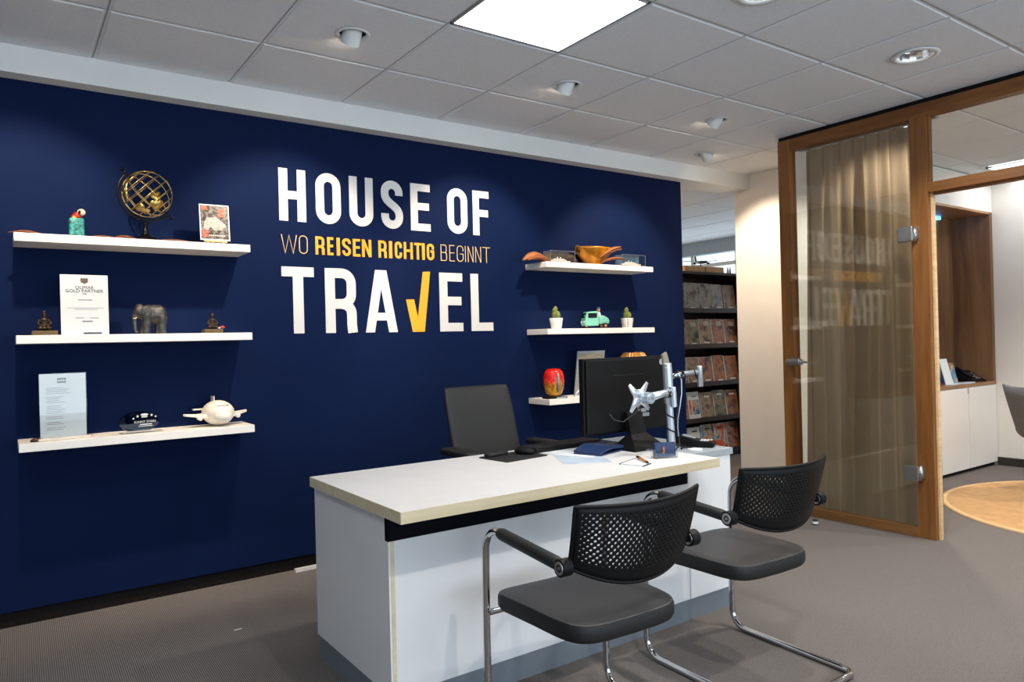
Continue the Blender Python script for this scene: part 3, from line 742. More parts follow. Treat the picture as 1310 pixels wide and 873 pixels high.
# --- middle left: two statues, certificate, elephant
def buddha(loc, label, h, basew, rz, red=False):
    t = thing('seated_statue', label, 'statue', loc, rz, 'small seated bronze statues')
    MB().box((-basew / 2, -.03, 0), (basew / 2, .03, .021)).build('pedestal', mat('old_brass_wood', '#5E4B26', .5, .3, var=.2), t, bevel=.002)
    s = h / .1; b_ = .021
    mb = MB()
    for p, r in (((0, 0, .012), (.030, .022, .012)), ((-.018, -.012, .012), (.016, .014, .010)), ((.018, -.012, .012), (.016, .014, .010)), ((0, .002, .035), (.017, .013, .022)), ((0, 0, .052), (.021, .012, .010)), ((0, -.002, .074), (.0115, .011, .014)), ((0, 0, .088), (.006, .006, .009))):
        mb.ball(tuple(v * s for v in p), tuple(v * s for v in r), Matrix.Translation((0, 0, b_)))
    for q in (-1, 1): mb.tube([Vector((q * .019, 0, .052)) * s + Vector((0, 0, b_)), Vector((q * .027, -.006, .034)) * s + Vector((0, 0, b_)), Vector((q * .008, -.020, .022)) * s + Vector((0, 0, b_))], [.0065 * s, .006 * s, .005 * s])
    mb.tube([(0, 0, .05 * s + b_), (0, 0, .068 * s + b_)], .007 * s)
    mb.build('figure', M['bronze'], t, remesh=.0026)
    if red:
        MB().ball((.045, -.012, .031), (.014, .008, .007)).build('flower', M['red'], t, smooth=True)
        MB().ball((.028, -.018, .026), (.008, .005, .004)).build('petal', M['paper'], t, smooth=True)
    return t
buddha((-.222, -.09, ZM), 'small bronze seated statue on a long plinth left of the certificate', .095, .10, 0)
buddha((.500, -.09, ZM), 'small bronze seated statue with a red flower right of the elephant', .088, .09, 0, True)
t = thing('certificate', 'white upright partner certificate on the middle left shelf', 'certificate', (-.063, -.115, ZM), .03)
Mx = Matrix.Rotation(-.035, 4, 'X')
c_ = MB().box((-.0965, 0, 0), (.0965, .004, .279), Mx).build('sheet', M['paper'], t)
def ct(s, size, z, m=M['dark_ink'], x=0, sx=1.0): return text('print', s, size, m, c_, (x, -.0008 + z * .035, z), (PI / 2 - .035, 0, 0), sx=sx)
mb = MB(); mb.prism([(-.015, .263), (.015, .263), (.015, .245), (0, .236), (-.015, .245)], -.001, -.0001, Mx); mb.build('crest', mat('brown_crest', '#6A554A', .6, var=.4, scale=160), c_)
ct('OLIMAR', .021, .219); ct('GOLD PARTNER', .021, .203)
mb = MB(); mb.box((-.008, -.001, .188), (.008, -.0001, .193), Mx).box((-.026, -.001, .160), (.030, -.0001, .164), Mx).box((-.012, -.001, .059), (.030, -.0001, .066), Mx); mb.build('small_print', M['ink'], c_)
mb = MB(); mb.box((-.07, -.001, .124), (.078, -.0001, .1255), Mx); mb.build('ruled_line', M['ink'], c_)
mb = MB(); mb.box((-.04, -.001, .117), (.05, -.0001, .1185), Mx).box((-.038, -.001, .077), (-.005, -.0001, .080), Mx).box((.02, -.001, .077), (.055, -.0001, .080), Mx); mb.build('ruled_line', M['ink'], c_)
MB().box((-.008, -.001, .004), (.066, -.0001, .011), Mx).build('dark_bar', M['dark_ink'], c_)
t = thing('elephant_figurine', 'carved grey elephant figurine on the middle left shelf', 'figurine', (.212, -.085, ZM), -.10)
mb = MB()
for p, r in (((.018, 0, .098), (.052, .038, .046)), ((.040, 0, .094), (.036, .038, .050)), ((-.006, 0, .098), (.038, .036, .046)), ((-.042, -.006, .108), (.030, .028, .034)), ((-.044, -.006, .130), (.022, .022, .018))): mb.ball(p, r)
for x, y, dx in ((-.012, -.018, -.004), (-.016, .020, -.016), (.050, -.018, .004), (.046, .020, -.01)): mb.tube([(x, y, .09), (x + dx * .5, y, .045), (x + dx, y, .012), (x + dx, y, .0)], [.024, .019, .0165, .0185], 10)
mb.tube([(-.055, -.004, .110), (-.067, -.006, .085), (-.066, -.008, .055), (-.064, -.010, .028), (-.060, -.010, .012), (-.052, -.012, .010)], [.016, .013, .010, .008, .007, .006], 10)
mb.tube([(.07, 0, .11), (.076, 0, .08), (.074, 0, .05)], [.004, .003, .003])
mb.build('body', M['pewter'], t, remesh=.0028)
for s in (-1, 1):
    mb = MB(); mb.ball((-.016, s * .036, .106), (.024, .007, .030)); mb.build('ear', M['pewter'], t, smooth=True)
    MB().tube([(-.052, s * .012, .088), (-.064, s * .016, .076), (-.074, s * .018, .078)], [.004, .0035, .001]).build('tusk', M['cream'], t, smooth=True)
    MB().ball((-.056, s * .022 - .004, .118), (.0032, .0022, .0032)).build('eye', M['black'], t, smooth=True)

# --- lowest left: paper stand, award, toy plane
t = thing('menu_stand', 'printed white sheet in a clear tabletop stand on the lowest left shelf', 'sign stand', (-.158, -.10, ZL), .10)
mb = MB()
mb.prism([(-.0, 0), (.03, 0)] if 0 else [(-.104, 0), (.104, 0), (.104, .012), (-.104, .012)], -.035, .035); mb.build('base', mat('clear_pale_base', '#D8CFC0', .15, var=.03, spec=.6), t, bevel=.004)
s_ = MB().box((-.091, -.004, .013), (.091, .0, .300)).build('sheet', M['paper'], t)
MB().box((-.094, -.0075, .012), (.094, -.0058, .303)).build('front_pane', M['acryl'], t)
mb = MB(); random.seed(3)
for q in range(24):
    z = .235 - q * .0082
    if q in (4, 9, 15, 18, 21): continue
    mb.box((-.066, -.0046, z), (-.066 + random.uniform(.05, .13 if q < 4 else .075), -.0041, z + .0022))
mb.build('print', M['ink'], s_)
mb = MB()
for q in range(4): mb.box((-.022 + q * .009, -.0046, .272), (-.015 + q * .009, -.0041, .281)).box((-.022 + q * .009, -.0046, .258), (-.015 + q * .009, -.0041, .267))
mb.build('heading', M['dark_ink'], s_)
mb = MB(); mb.lathe([(.024, 0), (.020, .010), (.010, .017), (.002, .019)], 16, Matrix.Translation((-.108, -.004, .0)) @ Matrix.Scale(.55, 4, (0, 1, 0))); mb.build('end_clip', M['bronze'], t, smooth=True)
t = thing('glass_award', 'blue oval glass award plaque with white star emblem', 'award', (.160, -.09, ZL), .10)
mb = MB(); oval = [(-.008 + .088 * math.cos(2 * PI * k / 40), .052 + .052 * math.sin(2 * PI * k / 40)) for k in range(40)]
mb.prism([(x * (1.0 if z > .03 else .93), max(z, .006)) for x, z in oval], -.006, .006); mb.build('plaque', M['sign_glass'], t)
MB().box((-.095, -.028, 0), (.095, .022, .006)).build('base', M['acryl'], t)
MB().box((-.085, -.012, .0062), (.085, -.0065, .011)).build('slot_rail', mat('clear_edge', '#B9A99A', .2), t)
pr = thing('tmp', 'x', 'x'); bpy.data.objects.remove(pr)
pl_ = [c for c in t.children if c.name.startswith('plaque')][0]
text('print', 'SUNNY STARS', .0145, M['paper'], pl_, (.018, -.0066, .052), sx=1.05)
mb = MB()
def star(x, z, r): return [(x + (r if k % 2 == 0 else r * .42) * math.sin(PI * k / 5), z + (r if k % 2 == 0 else r * .42) * math.cos(PI * k / 5)) for k in range(10)]
for x, z, r in ((-.033, .070, .006), (-.015, .080, .0075), (.048, .082, .0075), (.066, .074, .006)):
    st = star(x, z, r)
    for k in range(0, 10, 2): mb.prism([(x, z), st[k - 1], st[k], st[(k + 1) % 10]], -.0072, -.0062)
mb.prism([(.016 + .017 * math.cos(2 * PI * k / 16), .086 + .006 * math.sin(2 * PI * k / 16)) for k in range(16)], -.0072, -.0062)
mb.box((-.006, -.0072, .0375), (.048, -.0062, .0415)).box((.003, -.0072, .073), (.029, -.0062, .078)).box((-.012, -.0072, .030), (.052, -.0062, .0325)); mb.build('emblem', M['paper'], pl_)
t = thing('toy_airplane', 'chubby cream white toy airplane facing the room on the lowest left shelf', 'toy', (.527, -.075, ZL), .12)
mb = MB()
mb.ball((0, .02, .067), (.076, .10, .064), None, 28, 18); mb.build('fuselage', M['toy_white'], t, smooth=True)
mb = MB(); mb.ball((0, -.052, .052), (.046, .040, .036), None, 22, 12); mb.build('nose', M['toy_white'], t, smooth=True)
for s in (-1, 1):
    mb = MB()
    pts = [(s * .05, -.03), (s * .155, .030), (s * .162, .055), (s * .10, .065), (s * .05, .085)]
    vs = [(x, y, .050 + abs(x) * .09 - .014 * (1 if i in (0, 4) else .4)) for i, (x, y) in enumerate(pts)] + [(x, y, .050 + abs(x) * .09 + .012 * (1 if i in (0, 4) else .5)) for i, (x, y) in enumerate(pts)]
    mb.add(vs, [(0, 1, 2, 3, 4), (9, 8, 7, 6, 5)] + [(i, i + 5, (i + 1) % 5 + 5, (i + 1) % 5) for i in range(5)])
    w_ = mb.build('wing', M['toy_white'], t, bevel=.003)
    MB().cyl((s * .096, -.004, .046), (s * .096, .03, .046), .012, .009).build('engine', M['toy_white'], w_, smooth=True)
    MB().box((s * .045, .10, .080), (s * .095, .125, .088)).build('tailplane', M['toy_white'], t, bevel=.002)
    mb = MB()
    for q in range(3): mb.ball((s * (.062 + .0055 * q), -.022 + .022 * q, .085 - .002 * q), (.006, .007, .004))
    mb.build('side_windows', M['toy_shade'], t, smooth=True)
MB().prism([(-.003, .12), (.003, .12), (.003, .15), (-.003, .15)], .07, .11).build('tail_fin', M['toy_shade'], t)
mb = MB()
for q in range(7): mb.box((-.027 + q * .008, -.060 + .0006 * (q - 3) ** 2, .1035), (-.021 + q * .008, -.054 + .0006 * (q - 3) ** 2, .108))
mb.build('cockpit_print', M['black'], t)

# --- top right shelf
leaf((2.60, -.06, ZT), .30, .28, .11, M['leaf2'], 'large tan seed pod at the left end of the top right shelf', name='dried_pod', hump=.022, th=6)
leaf((2.59, -.12, ZT), .12, .22, .06, M['leaf'], 'reddish dried pod before the tan one on the top right shelf', name='dried_pod', hump=.012, th=4)
def ship_box(loc, L_, rz, label, bc):
    t = thing('ship_in_box', label, 'model ship', loc, rz, 'model ships in clear display boxes')
    MB().box((-L_ / 2, -.035, 0), (L_ / 2, .035, .006)).build('base', M['dark_leaf'], t)
    MB().box((-L_ / 2 + .004, .031, .008), (L_ / 2 - .004, .0325, .078)).build('backdrop', mat('box_backdrop', bc, .5, var=.5, scale=20), t)
    c = MB().box((-L_ / 2, -.035, .0062), (L_ / 2, .035, .085)).build('clear_cover', M['acryl'], t)
    mb = MB(); h = L_ * .40
    mb.loft([[(x, -w_, .010), (x + dx, -w_, .022), (x + dx, w_, .022), (x, w_, .010)] for x, dx, w_ in ((-h, -.004, .006), (-h * .5, 0, .012), (h * .5, 0, .012), (h, .012, .002))], True, True); mb.build('hull', M['toy_shade'], t)
    mb = MB(); mb.box((-h * .75, -.009, .0222), (h * .6, .009, .029)).box((-h * .55, -.007, .029), (h * .4, .007, .035)); mb.build('decks', M['toy_shade'], t)
    ef = MB()
    for y_ in (-.0352, .0352):
        for z_ in (.0062, .0848): ef.cyl((-L_ / 2, y_, z_), (L_ / 2, y_, z_), .0012, n=5)
        for x_ in (-L_ / 2, L_ / 2): ef.cyl((x_, y_, .006), (x_, y_, .085), .0012, n=5)
    ef.build('cover_edges', M['screen'], c)
    MB().cyl((-h * .2, 0, .035), (-h * .22, 0, .047), .004).cyl((h * .1, 0, .035), (h * .09, 0, .046), .004).build('funnels', M['paper'], t)
ship_box((2.80, -.075, ZT), .22, .0, 'model ship in a clear box left of the golden bowl', '#4E4438')
ship_box((3.45, -.105, ZT), .24, .0, 'model ship in a clear box at the right end of the top right shelf', '#3E5A70')
t = thing('golden_bowl', 'golden brown glazed bowl with a rolled rim on the top right shelf', 'bowl', (3.13, -.055, ZT))
mb = MB(); prof = [(.05, 0), (.055, .006), (.09, .03), (.135, .07), (.165, .115), (.172, .128), (.166, .130), (.155, .112), (.125, .070), (.08, .034), (.001, .02)]
sq = Matrix.Scale(.60, 4, (0, 1, 0)); mb.lathe(prof, 36, sq, True, False); mb.build('bowl_shell', mat('golden_glaze', '#B5761A', .22, .35, var=.5, scale=14), t, smooth=True)
mb = MB(); mb.tube([(-.168 + .028 * math.cos(a) * .8, -.02, .105 + .028 * math.sin(a)) for a in [k * .45 for k in range(15)]], [.009 - .0004 * k for k in range(15)], 8); mb.build('curled_handle', M['dark_leaf'], t, smooth=True)
leaf((2.925, -.02, ZT), .1, .20, .10, M['dark_leaf'], 'dark dried pod wedged left of the golden bowl', name='dried_pod', hump=.02, th=8)
for k, (x, y, rz, tl, m) in enumerate(((3.22, -.135, .05, .42, 'leaf2'), (3.25, -.12, .1, .36, 'leaf'), (3.24, -.15, -.1, .12, 'leaf'))):
    leaf((x, y, ZT + .012 + (.03 if tl > .2 else 0)), rz, .22, .06, M[m], ['upright tan pod leaning on the golden bowl', 'reddish pod leaning on the golden bowl behind the tan one', 'dried leaf lying at the foot of the golden bowl'][k], tilt=tl, name='dried_pod', hump=.012, th=2.2)

# --- middle right shelf: cacti and toy three-wheeler
def cactus(loc, label, mark):
    t = thing('potted_cactus', label, 'potted cactus', loc, 0, 'small potted cacti')
    p_ = MB().lathe([(.034, 0), (.036, .002), (.047, .072), (.043, .074), (.042, .062), (.001, .060)], 24).build('pot', M['pot'], t, smooth=True)
    mb = MB()
    for r_ in range(6):
        for k in range(14):
            a = 2 * PI * (k + (.5 if r_ % 2 and mark == 'dots' else 0)) / 14; z = .010 + r_ * .0105; rr = .0362 + (z / .072) * .011 + .0004
            d = Vector((math.cos(a), math.sin(a), 0)); u = Vector((-d.y, d.x, 0))
            zz = z + (.004 if (k % 2 and mark != 'dots') else 0)
            w_ = .0032 if mark == 'dots' else .0075
            q = [d * rr + u * -w_ + Vector((0, 0, zz)), d * rr + u * w_ + Vector((0, 0, zz + (.0 if mark == 'dots' else (.004 if k % 2 == 0 else -.004)))), d * rr + u * w_ + Vector((0, 0, zz + .0035)), d * rr - u * w_ + Vector((0, 0, zz + .0035))]
            q = [tuple(v) for v in q]; mb.add(q + [tuple(Vector(v) * .98) for v in q], [(0, 1, 2, 3), (7, 6, 5, 4), (0, 4, 5, 1), (1, 5, 6, 2), (2, 6, 7, 3), (3, 7, 4, 0)])
    mb.build('pot_pattern', M['potmark'], p_)
    MB().lathe([(.040, .060), (.040, .066), (.02, .069), (.001, .069)], 16).build('soil', mat('soil', '#4A3A28', .9, var=.3), t)
    for p, r in (((.008, -.008, .092), (.019, .018, .030)), ((-.018, .0, .098), (.014, .014, .034)), ((.0, .006, .130), (.015, .014, .026)), ((.020, .01, .084), (.012, .012, .020)), ((-.024, -.006, .128), (.009, .009, .014))):
        mb = MB(); rings = []
        for i in range(9):
            e = -PI / 2 + PI * i / 8; c = max(math.cos(e), .03)
            rings.append([(p[0] + r[0] * c * (1 + .12 * (k % 2)) * math.cos(2 * PI * k / 18), p[1] + r[1] * c * (1 + .12 * (k % 2)) * math.sin(2 * PI * k / 18), p[2] + r[2] * math.sin(e)) for k in range(18)])
        mb.loft(rings, True, True).build('cactus_lobe', M['cactus'], t, smooth=True)
    return t
cactus((2.735, -.10, ZM), 'small cactus in a dotted white pot at the left of the middle right shelf', 'dots')
cactus((3.44, -.065, ZM), 'small cactus in a zigzag white pot at the right of the middle right shelf', 'zig')
t = thing('toy_three_wheeler', 'mint green toy three-wheeler with a driver in a blue cap', 'toy car', (3.10, -.09, ZM), -.35)
mb = MB(); mb.prism([(-.085, .018), (-.095, .03), (-.09, .075), (-.078, .112), (-.07, .118), (.0, .122), (.012, .115), (.012, .018)], -.042, .042); cb = mb.build('cab', M['mint'], t, bevel=.006)
for s in (-1, 1): MB().box((-.068, s * .0425, .074), (-.002, s * .0435, .108)).build('side_window', M['black'], cb)
MB().prism([(-.0935, .076), (-.082, .110), (-.080, .110), (-.0915, .076)], -.034, .034).build('windscreen', M['black'], cb)
mb = MB(); mb.prism([(.012, .03), (.012, .085), (.05, .092), (.09, .072), (.10, .05), (.095, .03)], -.036, .036); mb.build('cargo_bed', M['mint'], t, bevel=.010)
MB().ball((-.094, -.026, .046), (.006, .009, .009)).ball((-.094, .026, .046), (.006, .009, .009)).build('headlamps', M['paper'], t, smooth=True)
MB().tube([(-.098, -.05, .088), (-.104, -.06, .088)], .004).build('mirror', M['mint'], t)
for x, y in ((-.07, 0), (.06, -.042), (.06, .042)):
    wl = MB().cyl((x, y - .007, .018), (x, y + .007, .018), .018, n=18).build('wheel', M['black_rubber'], t, angle=.6)
    MB().cyl((x, y - .008, .018), (x, y + .008, .018), .009, n=12).build('hubcap', M['skin'], wl, angle=.6)
fg = thing('driver', 'x', 'x'); bpy.data.objects.remove(fg)
mb = MB(); mb.ball((.024, -.01, .095), (.016, .014, .024)); mb.build('driver_torso', M['paper'], t, smooth=True)
h_ = MB().ball((.022, -.012, .131), (.0125, .0125, .015)).build('driver_head', M['skin'], t, smooth=True)
mb = MB(); mb.ball((.023, -.012, .143), (.0145, .0145, .009)); mb.ball((.012, -.016, .140), (.010, .008, .002)); mb.build('cap', M['blue'], h_, smooth=True)

# --- lowest right shelf
t = thing('mosaic_egg', 'red and amber bead mosaic egg ornament on a black base', 'ornament', (2.705, -.095, ZL), -.1)
MB().box((-.075, -.038, 0), (.085, .038, .012)).build('base', M['black'], t, bevel=.002)
mb = MB(); mb.lathe([(.03, .012), (.055, .03), (.070, .065), (.077, .11), (.075, .15), (.064, .185), (.045, .202), (.001, .206)], 28, Matrix.Scale(.8, 4, (0, 1, 0))); mb.build('egg', M['mosaic'], t, smooth=True)
mb = MB(); mb.ball((0, -.058, .11), (.016, .012, .065)); mb.build('centre_band', mat('silver_green_beads', '#8C937C', .25, .4, var=.5, scale=180), t, smooth=True)
MB().box((-.005, -.042, .004), (.075, -.0385, .010)).build('name_plate', M['alu'], t)
t = thing('tilted_frame', 'pale grey easel-back picture frame behind the black monitor', 'picture frame', (3.06, -.075, ZL), -.10)
Mx = Matrix.Translation((0, .05, 0)) @ Matrix.Rotation(.17, 4, 'X')
f_ = MB().box((-.118, -.012, .0), (.118, .0, .322), Mx).build('frame', M['screen'], t, bevel=.002)
MB().box((-.105, -.0135, .014), (.105, -.0121, .308), Mx).build('picture', M['taupe'], f_)
MB().box((-.02, .0, .02), (.02, .004, .24), Matrix.Translation((0, .052, -.0)) @ Matrix.Rotation(-.14, 4, 'X')).build('strut', M['black'], t)
MB().tube([(-.18, -.05, .001), (-.15, -.045, .035), (-.115, -.05, .058), (-.10, -.03, .05), (-.095, .0, .0)], .0045).build('cable', M['alu'], t, smooth=True)
t = thing('ribbed_vase', 'ribbed tan wooden vase whose top shows above the monitor', 'vase', (3.50, -.062, ZL))
mb = MB(); n = 48; rings = []
for r_, z in ((.05, 0), (.085, .05), (.112, .12), (.118, .19), (.105, .25), (.075, .287), (.058, .293)):
    rings.append([((r_ + (.005 if k % 2 else -.003)) * math.cos(2 * PI * k / n), (r_ + (.005 if k % 2 else -.003)) * math.sin(2 * PI * k / n), z) for k in range(n)])
mb.loft(rings, True, True); mb.build('vase_body', wood('vase_wood', '#A8712F', '#D79A4E', .4, 'Z', 14), t)
MB().lathe([(.059, .2935), (.054, .2945), (.001, .2945)], 24).build('dark_mouth', M['black'], t)

# ================================================================== DESK
t = thing('reception_desk', 'white reception desk with maple edge band and grey kick plate', 'desk', (1.37, -1.55, 0))
def db(name, m, a, b, bevel=0, par=None): return MB().box((a[0] - 1.37, a[1] + 1.55, a[2]), (b[0] - 1.37, b[1] + 1.55, b[2])).build(name, m, par or t, bevel=bevel)
X0, X1, YB, YF = .614, 2.128, -1.148, -1.958
tp = db('desktop', M['lam'], (X0 + .0025, YF + .0025, .699), (X1 - .0025, YB, .737))
db('edge_band', M['edge'], (X0, YF, .699), (X0 + .0025, YB, .7368), par=tp)
db('edge_band', M['edge'], (X0 + .0025, YF, .699), (X1, YF + .0025, .7368), par=tp)
db('edge_band', M['edge'], (X1 - .0025, YF + .0025, .699), (X1, YB, .7368), par=tp)
sp_ = MB().box((.643 - 1.37, -1.80 + 1.55, .092), (.668 - 1.37, -1.12 + 1.55, .606)).box((.643 - 1.37, -1.774 + 1.55, .606), (.668 - 1.37, -1.12 + 1.55, .698)).build('side_panel', M['body'], t)
db('edge_band', M['edge'], (.650, -1.8015, .092), (.664, -1.8, .607), par=sp_)
db('dark_strip', M['strip'], (.6435, -1.7985, .607), (2.098, -1.775, .698))
db('front_panel', M['body'], (.669, -1.797, .092), (2.102, -1.775, .606))
db('kick_plate', M['kick'], (.647, -1.796, 0), (2.102, -1.775, .091))
db('kick_plate', M['kick'], (.647, -1.775, 0), (.668, -1.12, .091))
db('inner_panel', M['body'], (2.07, -1.774, 0), (2.095, -1.16, .698))
sd = thing('side_cabinet', 'white side cabinet with grey top at the right end of the desk', 'cabinet', (2.27, -1.5, 0))
def sb(name, m, a, b, bevel=0, par=None): return MB().box((a[0] - 2.27, a[1] + 1.5, a[2]), (b[0] - 2.27, b[1] + 1.5, b[2])).build(name, m, par or sd, bevel=bevel)
sb('body', M['body'], (2.106, -1.797, .092), (2.398, -1.16, .706))
sb('kick_plate', M['kick'], (2.106, -1.79, 0), (2.396, -1.165, .091))
sb('top', M['grey'], (2.130, -1.802, .7065), (2.414, -1.15, .736), .001)
ZD = .7372
# --- on the desk
def flat(name, m, poly, z0, th, label, cat, group=None):
    o = MB().plate(poly, z0, z0 + th).build(name, m); return tag(o, label, cat, group)
t = thing('mouse_pad', 'black mouse pad with a padded wrist rest on the desk', 'mouse pad', (1.50, -1.31, ZD), .12)
MB().rbox((-.125, -.10, 0), (.125, .10, .004), .012).build('pad', M['soft'], t)
MB().rbox((-.105, .045, .0042), (.02, .092, .020), .018).build('wrist_rest', M['soft'], t, smooth=True)
t = thing('computer_mouse', 'black computer mouse on the mouse pad', 'mouse', (1.575, -1.295, ZD + .0045), .5)
mb = MB(); mb.ball((0, 0, .010), (.030, .052, .022)); mb.v = [(x, y, max(z, 0)) for x, y, z in mb.v]; mb.build('shell', M['black'], t, smooth=True)
MB().cyl((-.003, .03, .027), (.003, .03, .027), .006).build('wheel', M['soft'], t)
t = thing('keyboard', 'long black keyboard along the far edge of the desk', 'keyboard', (1.845, -1.235, ZD), .05)
MB().rbox((-.225, -.07, .0), (.225, .07, .018), .008, Matrix.Rotation(-.0, 4, 'X')).build('case', M['black'], t)
mb = MB()
for r_ in range(5):
    for k in range(18): mb.box((-.215 + k * .024, -.058 + r_ * .024, .0182), (-.215 + k * .024 + .020, -.058 + r_ * .024 + .020, .024))
mb.build('keys', M['soft'], t)['kind'] = 'stuff'
def R2(cx, cy, w_, h_, a): return [(cx + x * math.cos(a) - y * math.sin(a), cy + x * math.sin(a) + y * math.cos(a)) for x, y in ((-w_ / 2, -h_ / 2), (w_ / 2, -h_ / 2), (w_ / 2, h_ / 2), (-w_ / 2, h_ / 2))]
pw = mat('pale_blue_print', '#B9C6D6', .5, var=.12, scale=18)
flat('paper_sheet', pw, R2(1.70, -1.545, .21, .29, -.5), ZD, .0012, 'pale blue printed leaflet lying under the navy folder', 'paper')
flat('paper_sheet', M['paper'], R2(1.78, -1.40, .21, .297, .3), ZD + .0013, .001, 'white sheet lying behind the navy folder', 'paper')
flat('paper_sheet', M['paper'], R2(1.985, -1.385, .21, .26, .1), ZD, .003, 'white paper stack under the black monitor', 'paper')
t = thing('navy_folder', 'navy blue curved leaflet folder on the desk', 'folder', (1.885, -1.475, ZD + .0025), .30)
mb = MB(); n = 12; rg = []
for i in range(n + 1):
    u = i / n; x = (u - .5) * .26; z = .012 + .020 * u + .010 * math.sin(u * PI * 2 - .6)
    rg.append([(x, -.07, z * .6), (x, .07, z), (x, .07, z + .008), (x, -.07, z * .6 + .008)])
mb.loft(rg, True, True); mb.build('upper_leaf', M['navy_print'], t, smooth=False)
MB().box((-.13, -.072, 0), (.13, .07, .004)).build('lower_leaf', M['navy_print'], t)
t = thing('notepad', 'small white notepad with dark edges near the desk front', 'notepad', (1.79, -1.815, ZD), .35)
MB().box((-.075, -.05, 0), (.075, .05, .005)).build('pages', M['paper'], t)
MB().box((-.078, .05, 0), (.078, .054, .006)).box((-.078, -.054, 0), (.0, -.05, .004)).build('binding', M['dark_ink'], t)
t = thing('pen', 'orange and black pen resting on the notepad', 'pen', (1.81, -1.81, ZD + .0055), 1.15)
MB().cyl((-.055, 0, .0055), (.03, 0, .0085), .005).build('barrel', M['orange'], t, smooth=True)
MB().cyl((-.075, 0, .0045), (-.055, 0, .0055), .002, .005).build('tip', M['black'], t, smooth=True)
MB().cyl((.03, 0, .0085), (.06, 0, .0095), .006, .005).build('cap', M['bronze'], t, smooth=True)
t = thing('card_holder', 'clear card holder with navy business cards at the desk corner', 'card holder', (1.965, -1.79, ZD), -.38)
MB().box((-.052, -.028, 0), (.052, .025, .004)).build('tray', M['acryl'], t)
MB().box((-.052, -.030, .0042), (.052, -.027, .038)).build('front_lip', M['acryl'], t)
for s in (-1, 1): MB().box((s * .0525, -.026, .0042), (s * .0495, .025, .055)).build('side_wall', M['acryl'], t)
cd = MB().box((-.0475, -.018, .006), (.0475, .008, .066), Matrix.Rotation(-.10, 4, 'X')).build('business_cards', M['navy_print'], t)
mb = MB(); mb.tube([(-.014, -.0195, .046), (-.011, -.0195, .028), (-.017, -.0195, .022)], .0022, 6); mb.tube([(-.010, -.0195, .050), (-.0075, -.0195, .036), (-.009, -.0195, .022)], .0022, 6); mb.build('emblem', M['orange'], cd)

# monitor
t = thing('monitor', 'black desktop monitor seen from behind on its own stand', 'monitor', (2.09, -1.43, ZD - .0), .03)
b_ = MB().rbox((-.277, -.003, .070), (.277, .030, .432), .006).build('bezel', M['black'], t)
MB().box((-.265, .0302, .085), (.265, .0312, .420)).build('screen', M['screen'], b_)
mb = MB(); mb.rbox((-.268, -.016, .078), (.268, -.0032, .424), .006); hb = mb.build('rear_housing', M['black'], t)
MB().box((-.10, -.0175, .345), (.13, -.0164, .35)).build('vent_slot', M['black_rubber'], hb)
mb = MB(); mb.lathe([(.015, 0), (.015, .001), (.001, .001)], 24, Matrix.Translation((.243, -.0165, .402)) @ Matrix.Rotation(PI / 2, 4, 'X')); mb.build('logo_disc', M['alu'], hb)
mb = MB()
mb.loft([[(-.045, -.05, .17), (.055, -.05, .17), (.055, -.03, .17), (-.045, -.03, .17)], [(-.055, -.085, .07), (.050, -.085, .07), (.050, -.06, .07), (-.055, -.06, .07)], [(-.11, -.16, .012), (.09, -.16, .012), (.09, -.02, .012), (-.11, -.02, .012)], [(-.12, -.17, 0), (.10, -.17, 0), (.10, .02, 0), (-.12, .02, 0)]], True, True); mb.build('stand', M['black'], t)
MB().box((.060, -.0182, .150), (.076, -.017, .195)).box((.086, -.0182, .160), (.125, -.017, .178)).box((.098, -.0182, .138), (.145, -.017, .156)).build('label_stickers', M['ink'], hb)
MB().tube([(-.01, -.12, .22), (-.04, -.10, .17), (-.09, -.07, .13), (-.13, -.045, .14), (-.15, -.04, .17)], .004, 6).build('cable', M['soft'], t, smooth=True)

# monitor arm
PX, PY = 2.160, -1.655
t = thing('monitor_mount', 'silver pole mount with two monitor arms and a free cross plate', 'monitor arm', (PX + .002, PY, ZD))
t.rotation_euler = (0, -.05, 0)
MB().lathe([(.04, 0), (.04, .010), (.018, .012), (.0165, .30), (.0165, .30)], 24).build('pole', M['alu'], t, angle=.6)
MB().lathe([(.017, .215), (.0225, .217), (.0225, .270), (.0215, .271), (.0225, .272), (.0225, .385), (.021, .386), (.021, .402), (.019, .404), (.001, .404)], 28).build('sleeve', M['alu'], t, angle=.6)
ar = MB().tube([(0, -.03, .262), (-.03, -.045, .275), (-.10, -.055, .275), (-.19, -.060, .268)], [.015, .016, .016, .020], 12).build('arm', M['alu'], t, smooth=True)
MB().lathe([(.013, .21), (.0145, .212), (.0145, .300), (.012, .302)], 20, Matrix.Translation((-.022, -.048, -.005))).build('joint', M['alu'], ar, angle=.6)
kn = MB().cyl((-.200, -.082, .268), (-.200, -.034, .268), .026, n=24).cyl((-.200, -.090, .268), (-.200, -.082, .268), .018, n=20).build('swivel_joint', M['alu'], t, angle=.6)
MB().cyl((-.200, -.0925, .268), (-.200, -.090, .268), .008, n=12).build('screw', M['steel'], kn)
mb = MB(); c0 = Vector((-.222, -.030, .272))
for sx_, sz_ in ((-1, -1), (1, -1), (1, 1), (-1, 1)):
    mb.tube([c0, c0 + Vector((sx_ * .026, 0, sz_ * .024)), c0 + Vector((sx_ * .056, .0, sz_ * .060))], [.026, .017, .0085], 10)
mb.ball(c0, (.036, .010, .036))
mb.v = [(x, c0.y + (y - c0.y) * .45, z) for x, y, z in mb.v]
mb.build('cross_plate', M['alu'], t, smooth=True)
a2 = MB().tube([(.02, .006, .335), (.07, .0, .345), (.185, -.02, .345)], [.012, .0125, .012], 12).build('arm', M['alu'], t, smooth=True)
